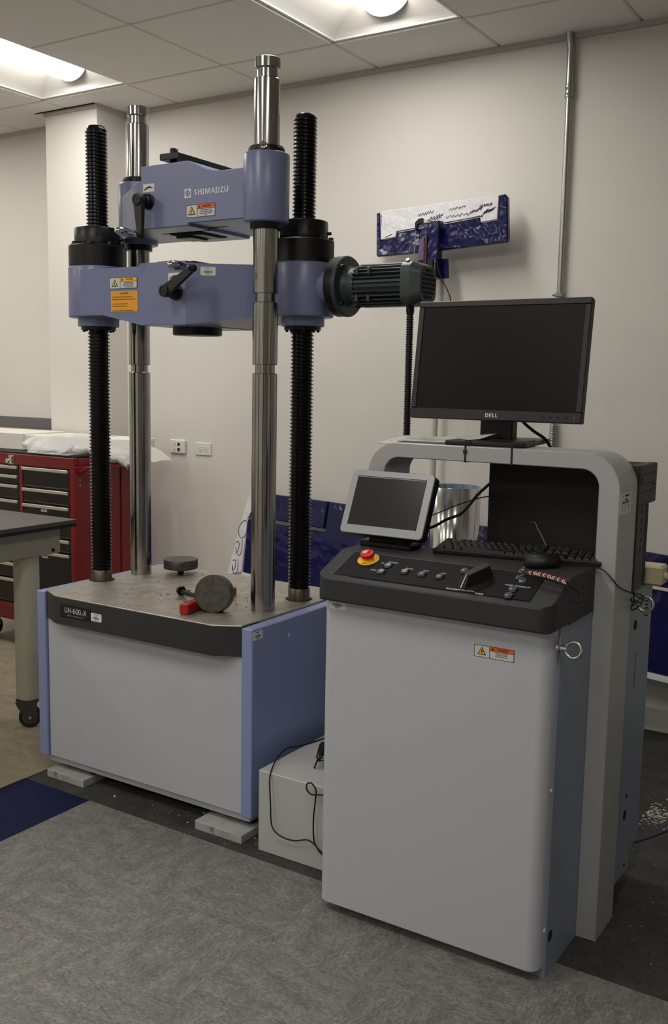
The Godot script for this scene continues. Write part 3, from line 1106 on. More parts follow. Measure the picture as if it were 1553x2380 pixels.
	loft(s, [Vector3(0.845, 1.632, lf), Vector3(1.085, 1.668, 1.458), Vector3(1.12, 1.668, 1.262), Vector3(0.845, 1.632, 1.25)], [Vector3(0.845, 1.83, lf), Vector3(1.085, 1.83, 1.458), Vector3(1.12, 1.83, 1.262), Vector3(0.845, 1.83, 1.25)])
	var lc := put(b, "lower_crosshead", t)
	for e in [[LS, 1.845], [RS, 1.842]]:
		var c: Vector2 = e[0]
		var y: float = e[1]
		b = {}
		s = S(b, "black_oxide")
		lathe(s, [V(0.03, y - 0.002), V(0.1025, y - 0.002), V(0.1025, y + 0.072), V(0.1, y + 0.0745), V(0.078, y + 0.0745), V(0.078, y + 0.083), V(0.0815, y + 0.083), V(0.0815, y + 0.133), V(0.079, y + 0.1365), V(0.05, y + 0.137), V(0.049, y + 0.143), V(0.03, y + 0.143)], at(Vector3(c.x, 0, c.y)), 48)
		for i in 8:
			var a := TAU * (i + 0.37) / 8
			bolt(S(b, "black_bolt"), Vector3(c.x + cos(a) * 0.0915, y + 0.0735, c.y + sin(a) * 0.0915), Vector3.UP, 0.0085, 0.012)
		for a in [0.75, 2.5, 4.2]:
			lathe(S(b, "dark_gap"), [V(0, 0.0003), V(0.0055, 0.0003), V(0.0055, -0.004)], along(Vector3(c.x + cos(a) * 0.0815, y + 0.108, c.y + sin(a) * 0.0815), Vector3(cos(a), 0, sin(a))), 14)
		bolt(S(b, "black_bolt"), Vector3(c.x - 0.08, y + 0.108, c.y + 0.005), Vector3(-1, 0, 0.1), 0.006, 0.012)
		bolt(S(b, "black_bolt"), Vector3(c.x + 0.07, y + 0.1, c.y - 0.04), Vector3(1, 0, -0.5), 0.006, 0.012)
		put(b, "screw_nut", lc)
		b = {}
		lathe(S(b, "black_oxide"), [V(0.042, 1.622), V(0.062, 1.622), V(0.0625, 1.624), V(0.0625, 1.635), V(0.042, 1.635)], at(Vector3(c.x, 0, c.y)), 32)
		for i in 8:
			var a := TAU * (i + 0.2) / 8
			bolt(S(b, "black_bolt"), Vector3(c.x + cos(a) * 0.053, 1.6225, c.y + sin(a) * 0.053), Vector3.DOWN, 0.005, 0.007)
		put(b, "nut_flange", lc)
	b = {}
	lathe(S(b, "black_oxide"), [V(0, 1.603), V(0.083, 1.603), V(0.0865, 1.606), V(0.0865, 1.632), V(0, 1.632)], at(Vector3(0.742, 0, 1.45)), 48)
	put(b, "compression_seat", lc)
	b = {}
	box(S(b, "plate_steel"), Vector3(0.67, 1.836, 1.40), Vector3(0.755, 1.848, 1.58), 0.002)
	box(S(b, "black_oxide"), Vector3(0.757, 1.836, 1.42), Vector3(0.82, 1.846, 1.56), 0.002)
	put(b, "grip_jaws", lc)
	crank(lc, Vector3(0.806, 1.736, lf), 2.1, 0.135, 0.042)
	arrow_sticker(lc, face(Vector3(0.795, 1.787, lf), X, Y), 0.05, 0.026)
	barcode_label(lc, face(Vector3(0.905, 1.805, lf - 0.043), Vector3(0.24, 0, -0.174), Y), 0.05, 0.028)
	hazard_sticker(lc, face(Vector3(0.567, 1.775, lf + 0.0035), Vector3(1, 0, -0.035), Y), 0.127, 0.038, "label_yellow", "CAUTION", ["To avoid injury by flying", "specimen pieces, keep away", "from the loading unit while the", "test is being conducted."])
	b = {}
	var yx := face(Vector3(0.571, 1.7125, lf + 0.0035), Vector3(1, 0, -0.035), Y)
	plate(b, "label_amber", yx, 0.122, 0.07, 0, 0, 0.0007)
	yx = yx * at(Vector3(0, 0, 0.0007))
	text(b, "print", "CAUTION", 0.0062, yx * at(Vector3(0, 0.0275, 0)), bold)
	var ls := ["To avoid the fracture with a jig by abnormal motion,", "fasten the upper grip inside suitable when the unit is rising.", "", "Do not unfasten the fittings on the table", "until the crosshead of the loading unit.", "", "Do not stop on moving without raising the crosshead."]
	for i in ls.size():
		if ls[i] != "":
			text(b, "print", ls[i], 0.0033, yx * at(Vector3(-0.054, 0.0155 - 0.0078 * i, 0)), sans, HORIZONTAL_ALIGNMENT_LEFT, 0.86)
	put(b, "caution_sticker", lc)
	# ---- drive motor on the right boss
	b = {}
	var ax := Transform3D(Basis(Vector3(0, -1, 0), Vector3(1, 0, 0), Vector3(0, 0, 1)), Vector3(0, 1.761, 1.365))
	lathe(S(b, "lavender"), [V(0.05, 1.2), V(0.055, 1.2), V(0.055, 1.275), V(0.05, 1.275)], ax, 32)
	lathe(S(b, "black_oxide"), [V(0, 1.272), V(0.094, 1.272), V(0.097, 1.275), V(0.097, 1.303), V(0, 1.303)], ax, 56)
	lathe(S(b, "motor_grey"), [V(0, 1.302), V(0.097, 1.302), V(0.098, 1.305), V(0.098, 1.312), V(0.095, 1.316), V(0.066, 1.318), V(0.064, 1.325), V(0.058, 1.333), V(0.057, 1.36), V(0, 1.362)], ax, 56, 0.85)
	for i in 4:
		var a := TAU * (i + 0.5) / 4
		bolt(S(b, "black_bolt"), Vector3(1.314, 1.761 + sin(a) * 0.081, 1.365 + cos(a) * 0.081), X, 0.008, 0.014)
	var mo := put(b, "drive_motor", t)
	b = {}
	s = S(b, "motor_grey")
	lathe(s, [V(0, 1.358), V(0.053, 1.358), V(0.053, 1.545), V(0, 1.545)], ax, 40)
	for i in 28:
		var a := TAU * (i + 0.5) / 28
		var ca := cos(a)
		var sa := sin(a)
		# square-ish finned housing: fins reach a rounded square
		var rr := minf(0.0625 / maxf(maxf(absf(ca), absf(sa)), 0.75), 0.069)
		var fx := Transform3D(Basis(X, Vector3(0, sa, ca), X.cross(Vector3(0, sa, ca))), Vector3(0, 1.759, 1.365))
		box(s, Vector3(1.357, 0.047, -0.0016), Vector3(1.541, rr, 0.0016), 0.0008, fx)
	box(s, Vector3(1.368, 1.81, 1.342), Vector3(1.541, 1.827, 1.388), 0.003)
	box(s, Vector3(1.37, 1.692, 1.345), Vector3(1.545, 1.703, 1.385), 0.003)
	for q in [1.372, 1.416]:
		box(s, Vector3(q, 1.79, 1.418), Vector3(q + 0.012, 1.813, 1.427), 0.002)
		box(s, Vector3(q, 1.706, 1.418), Vector3(q + 0.012, 1.729, 1.427), 0.002)
	put(b, "finned_housing", mo)
	b = {}
	s = S(b, "motor_grey")
	var cowl := PackedVector2Array()
	for q in rrect(0.134, 0.134, 0.032, 6):
		cowl.append(q)
	var cx := Transform3D(Basis(Vector3(0, 0, -1), Y, X), Vector3(0, 1.759, 1.365))
	prism(s, cowl, 1.54, 1.572, cx)
	var r0 := []
	var r1 := []
	for q in cowl:
		r0.append(cx * Vector3(q.x, q.y, 1.572))
		r1.append(cx * Vector3(q.x * 0.8, q.y * 0.8, 1.604))
	loft(s, r0, r1)
	bolt(S(b, "chrome"), Vector3(1.553, 1.826, 1.405), Vector3(0, 0.7, 0.7), 0.006, 0.008)
	put(b, "fan_cowl", mo)
	b = {}
	lathe(S(b, "motor_grey"), [V(0, 1.604), V(0.052, 1.604), V(0.052, 1.6055), V(0, 1.6055)], ax, 36)
	for i in 9:
		var z := -0.044 + 0.011 * i
		var hh := sqrt(maxf(0.0, 0.05 * 0.05 - z * z))
		var k := -3
		while k <= 3:
			var y := k * 0.0135
			if absf(y) < hh:
				box(S(b, "dark_gap"), Vector3(1.605, y - 0.005, z - 0.0038), Vector3(1.6062, y + 0.005, z + 0.0038), 0, at(Vector3(0, 1.759, 1.365)))
			k += 1
	put(b, "fan_grille", mo)
	b = {}
	lathe(S(b, "black_bolt"), [V(0, 1.665), V(0.011, 1.665), V(0.013, 1.675), V(0.013, 1.7), V(0, 1.7)], at(Vector3(1.543, 0, 1.365)), 12)
	put(b, "cable_gland", mo)

func machine_table_items() -> void:
	# steel spreader slabs under the machine
	for e in [["painted steel slab under left front foot of the testing machine", 0.322, 0.515, 1.806], ["rust-stained steel slab under right front foot of the testing machine", 1.046, 1.242, 1.829]]:
		var sl := thing("support_slab", e[0], "steel slab", Vector3((e[1] + e[2]) / 2, 0, e[3] - 0.1), "slabs under the testing machine")
		var b := {}
		var xa: float = e[1]
		var xb: float = e[2]
		plan(S(b, "slab_grey"), [V(xa, e[3] - 0.008), V(xa + 0.008, e[3]), V(xb, e[3]), V(xb, e[3] - 0.26), V(xa, e[3] - 0.26)], 0.0, 0.027, 0.0015)
		put(b, "slab", sl)
	# platen standing on its stud at the back of the table
	var pp := Vector3(0.508, TOP, 1.275)
	var t := thing("compression_platen", "round steel platen sitting flat on its short stud at back of table", "platen", pp)
	var b := {}
	lathe(S(b, "platen_steel"), [V(0, 0.02), V(0.05, 0.02), V(0.0655, 0.024), V(0.0665, 0.026), V(0.0665, 0.058), V(0.065, 0.06), V(0.045, 0.06), V(0.0445, 0.0592), V(0.0435, 0.0592), V(0.043, 0.06), V(0.028, 0.06), V(0.0275, 0.0592), V(0.026, 0.0592), V(0.0255, 0.06), V(0, 0.06)], at(pp), 48)
	put(b, "disc", t)
	b = {}
	cyl(S(b, "black_oxide"), 0.0125, 0.0, 0.022, at(pp), 20)
	put(b, "stud", t)
	# red-handled tool lying across the table with a black bracket
	t = thing("hand_tool", "red-handled hand tool with black metal frame lying under the leaning steel disc", "hand tool", Vector3(0.93, TOP, 1.68))
	b = {}
	var a := Vector3(0.968, TOP + 0.0175, 1.787)
	var z := Vector3(0.915, TOP + 0.0175, 1.46)
	var d := (z - a).normalized()
	var xf := Transform3D(Basis(d.cross(Vector3.UP), Vector3.UP, -d), a)
	prism(S(b, "handle_red"), rrect(0.034, 0.034, 0.007, 4), -0.11, 0.0, xf, 0.003)
	prism(S(b, "handle_red"), rrect(0.03, 0.03, 0.007, 4, 0, -0.001), -a.distance_to(z), -0.108, xf, 0.003)
	for i in 7:
		box(S(b, "handle_red"), Vector3(-0.014, 0.0165, -0.03 - i * 0.009), Vector3(0.014, 0.0185, -0.0265 - i * 0.009), 0.0008, xf)
	put(b, "handle", t)
	b = {}
	var fr := S(b, "black_oxide")
	tube(fr, [Vector3(0.785, TOP + 0.018, 1.585), Vector3(0.915, TOP + 0.03, 1.655)], 0.009, 12)
	box(fr, Vector3(-0.006, -0.033, -0.006), Vector3(0.006, 0.012, 0.006), 0.001, at(Vector3(0.92, TOP + 0.036, 1.665)))
	put(b, "frame_rod", t)
	b = {}
	lathe(S(b, "black_oxide"), [V(0, -0.006), V(0.018, -0.006), V(0.018, 0.008), V(0.0, 0.008)], along(Vector3(0.778, TOP + 0.0185, 1.58), Vector3(0.85, 0.06, 0.5)), 6)
	lathe(S(b, "black_oxide"), [V(0, 0), V(0.004, 0), V(0.002, 0.03), V(0, 0.031)], along(Vector3(0.772, TOP + 0.02, 1.576), Vector3(-0.85, 0.05, -0.3)), 10)
	put(b, "hex_nut", t)
	# second platen leaning on the tool
	var face_n := Vector3(0.33, 0.17, 0.93).normalized()
	var c := Vector3(1.022, TOP + 0.0625, 1.706)
	t = thing("compression_platen", "thick round steel platen tipped on edge, leaning against the red tool", "platen", c)
	b = {}
	lathe(S(b, "platen_steel"), [V(0, -0.04), V(0.06, -0.04), V(0.0625, -0.0385), V(0.0625, -0.0015), V(0.061, 0), V(0, 0)], along(c, face_n), 56)
	put(b, "disc", t)
	for q in [Vector2(-0.02, 0.045), Vector2(0.02, -0.042), Vector2(0.034, -0.038)]:
		b = {}
		var fx := face(c, Vector3.UP.cross(face_n), Vector3.UP)
		lathe(S(b, "dark_gap"), [V(0, 0.0003), V(0.0016, 0.0003), V(0.0016, -0.001)], Transform3D(fx.basis * Basis(Vector3.RIGHT, PI / 2), fx * Vector3(q.x, q.y, 0)), 10)
		put(b, "set_hole", t)
	# swarf on the plate
	b = {}
	var st := S(b, "black_matte")
	var st2 := S(b, "chip_white")
	for k in 240:
		var x := rng.randf_range(0.5, 1.15)
		var zz := rng.randf_range(1.2, 1.75)
		if k > 90:
			x = rng.randfn(0.88, 0.12)
			zz = rng.randfn(1.5, 0.09)
		if x > 1.19 or zz > 1.76 or zz < 1.17:
			continue
		var s := rng.randf_range(0.0008, 0.0026)
		box(st if rng.randf() < 0.75 else st2, Vector3(-s, 0, -s * 0.6), Vector3(s, s * 0.5, s * 0.6), 0.0, Transform3D(Basis(Vector3.UP, rng.randf() * TAU), Vector3(x, TOP, zz)))
	var sw := put(b, "metal_swarf")
	tag(sw, "dark metal crumbs strewn over the steel table", "debris")
	sw.set_meta("kind", "stuff")
	# low grey box on the floor between machine and console
	var bp := Vector3(1.46, 0, 1.6)
	t = thing("equipment_box", "low plain grey metal box on floor between machine and console", "metal box", bp)
	b = {}
	box(S(b, "box_grey"), Vector3(1.307, 0.0, 1.36), Vector3(1.64, 0.262, 1.829), 0.003)
	put(b, "case", t)
	# circuit board on it
	t = thing("circuit_board", "green circuit board on black leads lying on low grey box", "circuit board", Vector3(1.44, 0.262, 1.64))
	b = {}
	var px := Transform3D(Basis.from_euler(Vector3(0.18, 0.5, 0.28)), Vector3(1.465, 0.305, 1.66))
	box(S(b, "pcb_green"), Vector3(-0.04, -0.0012, -0.05), Vector3(0.045, 0.0012, 0.05), 0, px)
	put(b, "board", t)
	b = {}
	for i in 3:
		box(S(b, "black_plastic"), Vector3(-0.036 + i * 0.022, 0.001, -0.045), Vector3(-0.024 + i * 0.022, 0.012, 0.045), 0.001, px)
		box(S(b, "pcb_pale"), Vector3(-0.03 + i * 0.02, 0.001, 0.03), Vector3(-0.018 + i * 0.02, 0.004, 0.047), 0.0, px)
	put(b, "connector", t)
	for q in [Vector3(-0.04, 0, 0.045), Vector3(-0.04, 0, -0.04), Vector3(0.03, 0, 0.045), Vector3(0.03, 0, -0.045)]:
		b = {}
		var e: Vector3 = px * q
		tube(S(b, "black_plastic"), [e + Vector3(0, 0.008, 0), Vector3(e.x - 0.008, 0.2635, e.z + 0.008)], 0.0028, 8)
		put(b, "lead", t)

func slope_y(z: float) -> float:
	return 1.001 if z < 1.925 else 1.001 - (z - 1.925) * 0.41

# frame on the sloping console top: X right, Y up the slope, Z out
func slope_at(x: float, z: float) -> Transform3D:
	return face(Vector3(x, slope_y(z) + 0.0006, z), Vector3.RIGHT, Vector3(0, 0.41, -1.0))

func eye_bolt(parent: Node, p: Vector3, r := 0.0155) -> void:
	var b := {}
	var xf := along(p, Vector3.RIGHT)
	lathe(S(b, "zinc"), [V(0, 0), V(0.0135, 0), V(0.0135, 0.004), V(0.008, 0.007), V(0.007, 0.022), V(0, 0.022)], xf, 20)
	torus(S(b, "zinc"), r + 0.003, 0.0042, Transform3D(Basis(Vector3.RIGHT, Vector3(0, 0.25, 1).normalized(), Vector3(0, 1, -0.25).normalized()), p + Vector3(0.019 + r + 0.003, 0, 0)), 32, 10)
	put(b, "eye_bolt", parent)

func control_console() -> void:
	var X := Vector3.RIGHT
	var Y := Vector3.UP
	var Z := Vector3.BACK
	var t := thing("control_console", "grey control console with dark sloping panel and metal arch, right of the testing machine", "control console", Vector3(1.97, 0, 1.75))
	var b := {}
	# front cover, rounded on its outer uprights and foot
	var pl := []
	var x0 := 1.652
	var x1 := 2.289
	var r := 0.032
	pl.append(V(x1, 1.962))
	for i in 8:
		var a := PI / 2 * i / 7
		pl.append(V(x1 - r + cos(a) * r, 2.016 - r + sin(a) * r))
	for i in 8:
		var a := PI / 2 + PI / 2 * i / 7
		pl.append(V(x0 + r + cos(a) * r, 2.016 - r + sin(a) * r))
	pl.append(V(x0, 1.962))
	plan(S(b, "panel_grey"), pl, 0.03, 0.886, 0.004)
	var fp := put(b, "front_cover", t)
	for y in [0.836, 0.487, 0.128]:
		b = {}
		lathe(S(b, "paper"), [V(0, 0), V(0.0052, 0), V(0.005, 0.002), V(0.003, 0.0032), V(0, 0.0034)], along(Vector3(x1, y, 1.974), X), 14)
		put(b, "screw", fp)
	hazard_sticker(fp, face(Vector3(2.146, 0.813, 2.016), X, Y), 0.104, 0.03, "label_orange", "WARNING", ["RISK OF ELECTRIC SHOCK", "To avoid electric shock,", "do not remove the cover."], "bolt")
	barcode_label(fp, face(Vector3(1.7, 0.871, 2.016), X, Y), 0.05, 0.026)
	b = {}
	box(S(b, "console_blue"), Vector3(1.656, 0.0, 1.74), Vector3(2.2945, 0.889, 1.972), 0.0015)
	var sc := put(b, "side_casing", t)
	b = {}
	lathe(S(b, "dark_gap"), [V(0, 0.0003), V(0.0125, 0.0003), V(0.0128, 0.0008), V(0.0145, 0.0008), V(0.0145, -0.001)], along(Vector3(2.2945, 0.102, 1.945), X), 20)
	put(b, "casing_hole", sc)
	eye_bolt(sc, Vector3(2.2945, 0.845, 1.99))
	# desk: level shelf, sloping front with rounded corners
	b = {}
	var s := S(b, "desk_dark")
	box(s, Vector3(1.652, 0.887, 1.747), Vector3(2.298, 1.001, 1.9255))
	var lo := []
	var hi := []
	var rr := 0.038
	var outl := [V(2.298, 1.925)]
	for i in 9:
		var a := PI / 2 * i / 8
		outl.append(V(2.298 - rr + cos(a) * rr, 2.056 - rr + sin(a) * rr))
	for i in 9:
		var a := PI / 2 + PI / 2 * i / 8
		outl.append(V(1.652 + rr + cos(a) * rr, 2.056 - rr + sin(a) * rr))
	outl.append(V(1.652, 1.925))
	for q in outl:
		var e := 0.006
		var inn := Vector2(clampf(q.x, 1.652 + e, 2.298 - e), minf(q.y, 2.056 - e))
		lo.append(Vector3(inn.x, 0.887, inn.y))
		hi.append(Vector3(q.x, 0.893, q.y))
	loft(s, lo, hi)
	var mid := []
	var top := []
	for q in outl:
		mid.append(Vector3(q.x, slope_y(q.y) - 0.004, q.y))
		var e := 0.004
		top.append(Vector3(clampf(q.x, 1.652 + e, 2.298 - e), slope_y(q.y), minf(q.y, 2.056 - e)))
	loft(s, hi, mid)
	loft(s, mid, top)
	var dk := put(b, "desk", t)
	# dark control overlay with a fine recess round it
	b = {}
	var ov := slope_at(1.9695, 1.984)
	plate(b, "overlay", ov, 0.535, 0.113, 0, 0, 0.0006)
	for e in [[-0.269, -0.0015, 0.0012, 0.116], [0.0, 0.0575, 0.538, 0.0012]]:
		box(S(b, "dark_gap"), Vector3(e[0] - e[2] / 2, e[1] - e[3] / 2, 0), Vector3(e[0] + e[2] / 2, e[1] + e[3] / 2, 0.0004), 0, ov)
	var pn := put(b, "control_panel", t)
	# push buttons
	var bs := [[1.826, 1.974, "cap_grey", "up", "bezel_silver"], [1.822, 2.003, "cap_grey", "down", "bezel_silver"], [1.884, 1.990, "cap_blue", "ring", "print_white_flat"], [1.933, 1.991, "cap_blue", "ring", "cap_grey"], [1.983, 1.992, "cap_purple", "ring", "cap_grey"], [2.033, 1.955, "cap_blue", "ring", "cap_grey"], [2.182, 2.002, "cap_blue", "ring", "cap_grey"], [2.182, 2.028, "cap_purple", "ring", "cap_grey"]]
	for e in bs:
		b = {}
		var xf := slope_at(e[0], e[1])
		var up := Transform3D(xf.basis * Basis(Vector3.RIGHT, PI / 2), xf.origin)
		lathe(S(b, "black_plastic"), [V(0, 0.0005), V(0.0133, 0.0005), V(0.013, 0.003), V(0.0112, 0.0044), V(0.0102, 0.0038), V(0, 0.0038)], up, 28)
		lathe(S(b, e[2]), [V(0, 0.0037), V(0.0098, 0.0037), V(0.0096, 0.0052), V(0.0085, 0.0058), V(0, 0.006)], up, 28)
		var ft := xf * at(Vector3(0, 0, 0.0059))
		if e[3] == "ring":
			torus(S(b, e[4]), 0.0062, 0.0007, Transform3D(up.basis, ft.origin), 24, 6)
			if e[0] > 2.1:
				text(b, "print", "ON" if e[1] < 2.01 else "OFF", 0.0034, ft, bold)
		else:
			var d := 1.0 if e[3] == "up" else -1.0
			prism(S(b, "print_white_flat"), PackedVector2Array([V(-0.003, -0.002 * d), V(0.003, -0.002 * d), V(0, 0.0026 * d)]), 0, 0.0004, ft)
		put(b, "push_button", pn)
	# emergency stop
	b = {}
	var ex := slope_at(1.757, 1.957)
	var eu := Transform3D(ex.basis * Basis(Vector3.RIGHT, PI / 2), ex.origin)
	lathe(S(b, "estop_yellow"), [V(0, 0.0005), V(0.0295, 0.0005), V(0.0295, 0.0016), V(0.029, 0.002), V(0, 0.002)], eu, 40)
	text(b, "print", "STOP", 0.005, ex * at(Vector3(0.001, -0.023, 0.002)), bold)
	put(b, "warning_collar", pn)
	b = {}
	lathe(S(b, "label_yellow"), [V(0.0, 0.002), V(0.0155, 0.002), V(0.015, 0.008), V(0.0, 0.008)], eu, 32)
	lathe(S(b, "estop_red"), [V(0, 0.007), V(0.014, 0.007), V(0.0175, 0.0105), V(0.0195, 0.015), V(0.0195, 0.019), V(0.0172, 0.0222), V(0.0135, 0.0232), V(0.011, 0.0222), V(0.006, 0.0215), V(0, 0.0213)], eu, 40, 0.4)
	put(b, "emergency_stop", pn)
	# dial with its scale
	b = {}
	var dc := Vector2(2.079, 1.988)
	for i in 44:
		var a := deg_to_rad(-128.0 + 300.0 * i / 43.0)
		if i > 16 and i < 24:
			continue
		var xf := slope_at(dc.x, dc.y) * Transform3D(Basis(Vector3.BACK, a - PI / 2), Vector3.ZERO)
		var big := i > 33
		box(S(b, "print_white_flat" if big else "print_grey"), Vector3(-0.0004, 0.0425, 0), Vector3(0.0004, 0.0475 if big else 0.046, 0.0003), 0, xf)
	put(b, "dial_scale", pn).set_meta("kind", "stuff")
	b = {}
	var kx := face(Vector3(dc.x, slope_y(dc.y), dc.y), Vector3(0.93, 0, 0), Vector3(0, 0.41, -1.0)) * Transform3D(Basis(Vector3.BACK, deg_to_rad(-31)), Vector3.ZERO)
	loft(S(b, "knob_black"), [kx * Vector3(-0.014, -0.044, 0.001), kx * Vector3(0.014, -0.044, 0.001), kx * Vector3(0.015, 0.042, 0.001), kx * Vector3(-0.015, 0.042, 0.001)], [kx * Vector3(-0.0095, -0.022, 0.032), kx * Vector3(0.0095, -0.022, 0.032), kx * Vector3(0.0105, 0.041, 0.032), kx * Vector3(-0.0105, 0.041, 0.032)])
	var ku := Transform3D(kx.basis * Basis(Vector3.RIGHT, PI / 2), kx.origin)
	lathe(S(b, "black_plastic"), [V(0, 0.0003), V(0.041, 0.0003), V(0.041, 0.003), V(0.039, 0.004), V(0, 0.004)], ku, 40)
	loft(S(b, "print_white_flat"), [kx * Vector3(-0.0016, -0.0445, 0.003), kx * Vector3(0.0016, -0.0445, 0.003), kx * Vector3(0.0016, -0.0435, 0.003), kx * Vector3(-0.0016, -0.0435, 0.003)], [kx * Vector3(-0.0012, -0.0226, 0.0312), kx * Vector3(0.0012, -0.0226, 0.0312), kx * Vector3(0.0012, -0.0216, 0.0312), kx * Vector3(-0.0012, -0.0216, 0.0312)])
	put(b, "dial_knob", pn)
	b = {}
	for e in [["UP", 1.805, 1.965, 0.0042], ["CROSSHEAD", 1.831, 1.957, 0.004], ["DOWN", 1.797, 1.999, 0.0042], ["RETURN", 1.889, 1.974, 0.0042], ["START", 1.936, 1.974, 0.0042], ["STOP", 1.986, 1.975, 0.0042], ["RETURN", 2.037, 2.032, 0.0062], ["MANUAL CONTROL", 2.074, 2.030, 0.0036], ["OPEN", 2.11, 2.036, 0.0062], ["PUMP / HYDRAULIC", 2.187, 1.9865, 0.0052]]:
		text(b, "print_white", e[0], e[3], slope_at(e[1], e[2]) * at(Vector3(0, 0, 0.0006)))
	var kt := slope_at(2.172, 1.952) * at(Vector3(0, 0, 0.0006))
	torus(S(b, "print_white_flat"), 0.0035, 0.0006, Transform3D(kt.basis * Basis(Vector3.RIGHT, PI / 2), kt.origin), 16, 5)
	box(S(b, "print_white_flat"), Vector3(-0.003, 0.006, 0), Vector3(0.006, 0.0075, 0.0004), 0, kt)
	put(b, "panel_lettering", pn)
	# arch of folded metal
	b = {}
	var ap := PackedVector2Array()
	var ox0 := 1.622
	var ox1 := 2.3475
	var ty := 1.286
	var ro := 0.092
	var ri := 0.045
	var lw := 0.0545
	var tw := 0.0415
	ap.append(V(ox1, 0.0))
	for i in 13:
		var a := PI / 2 * i / 12
		ap.append(V(ox1 - ro + cos(a) * ro, ty - ro + sin(a) * ro))
	for i in 13:
		var a := PI / 2 + PI / 2 * i / 12
		ap.append(V(ox0 + ro + cos(a) * ro, ty - ro + sin(a) * ro))
	ap.append(V(ox0, 0.0))
	ap.append(V(ox0 + lw, 0.0))
	for i in 11:
		var a := PI - PI / 2 * i / 10
		ap.append(V(ox0 + lw + ri + cos(a) * ri, ty - tw - ri + sin(a) * ri))
	for i in 11:
		var a := PI / 2 - PI / 2 * i / 10
		ap.append(V(ox1 - lw - ri + cos(a) * ri, ty - tw - ri + sin(a) * ri))
	ap.append(V(ox1 - lw, 0.0))
	prism(S(b, "frame_grey"), ap, 1.587, 1.741, Transform3D(), 0.0022)
	var fr := put(b, "arch_frame", t)
	# safety sticker on the arch
	b = {}
	var lx := face(Vector3(ox1, 1.1615, 1.69), -Z, Y)
	plate(b, "paper", lx, 0.094, 0.052, 0, 0, 0.0006, 0.006)
	lx = lx * at(Vector3(0, 0, 0.0006))
	box(S(b, "print_red"), Vector3(-0.024, 0.0165, 0), Vector3(-0.019, 0.0225, 0.0003), 0, lx)
	text(b, "print", "SHIMADZU", 0.0055, lx * at(Vector3(0.01, 0.0195, 0)), bold)
	text(b, "print", "SERVICE", 0.0036, lx * at(Vector3(0.004, 0.0105, 0)), bold)
	text(b, "print", "for support contact your local service office", 0.0022, lx * at(Vector3(0, 0.005, 0)))
	text(b, "print", "and quote the serial number of this unit", 0.0022, lx * at(Vector3(0, 0.001, 0)))
	for i in 9:
		text(b, "print", ["Area 1", "Area 2", "Area 3", "West", "East", "North", "South", "Parts", "Help"][i], 0.0022, lx * at(Vector3(-0.027 + 0.026 * (i % 3), -0.005 - 0.006 * (i / 3), 0)))
	put(b, "service_sticker", fr)
	# oil unit behind the arch
	b = {}
	s = S(b, "console_blue")
	plan(s, [V(1.66, 1.32), V(2.3345, 1.32), V(2.3345, 1.5868), V(1.66, 1.5868)], 0.119, 0.9, 0.002)
	box(s, Vector3(1.66, 0.066, 1.41), Vector3(2.3345, 0.121, 1.5868), 0.001)
	box(S(b, "dark_gap"), Vector3(1.75, 0.0, 1.36), Vector3(2.25, 0.118, 1.55))
	var oc := put(b, "rear_cabinet", t)
	for e in [[0.803, 1.482, 0.0125], [0.25, 1.477, 0.0135]]:
		b = {}
		lathe(S(b, "dark_gap"), [V(0, 0.0003), V(e[2], 0.0003), V(e[2], 0.0009), V(e[2] + 0.0015, 0.0009), V(e[2] + 0.0015, -0.001)], along(Vector3(2.3345, e[0], e[1]), X), 20)
		put(b, "cabinet_hole", oc)
	for i in 6:
		b = {}
		var xf := face(Vector3(2.3345, 0.862 - i * 0.0105, 1.375), -Z, Y)
		box(S(b, "dark_gap"), Vector3(-0.016, -0.0022, 0), Vector3(0.016, 0.0022, 0.0005), 0, xf * Transform3D(Basis(Vector3.BACK, -0.12), Vector3.ZERO))
		put(b, "vent_slot", oc)
	b = {}
	box(S(b, "dark_gap"), Vector3(2.3345, 0.617, 1.458), Vector3(2.335, 0.718, 1.461))
	box(S(b, "bezel_silver"), Vector3(2.3345, 0.608, 1.461), Vector3(2.3352, 0.612, 1.495))
	put(b, "cover_seam", oc)
	for q in [Vector3(2.3345, 0.305, 1.47), Vector3(2.3345, 0.092, 1.455)]:
		b = {}
		bolt(S(b, "black_bolt"), q, X, 0.0045, 0.003)
		put(b, "screw", oc)
	eye_bolt(oc, Vector3(2.3345, 0.876, 1.535), 0.0165)

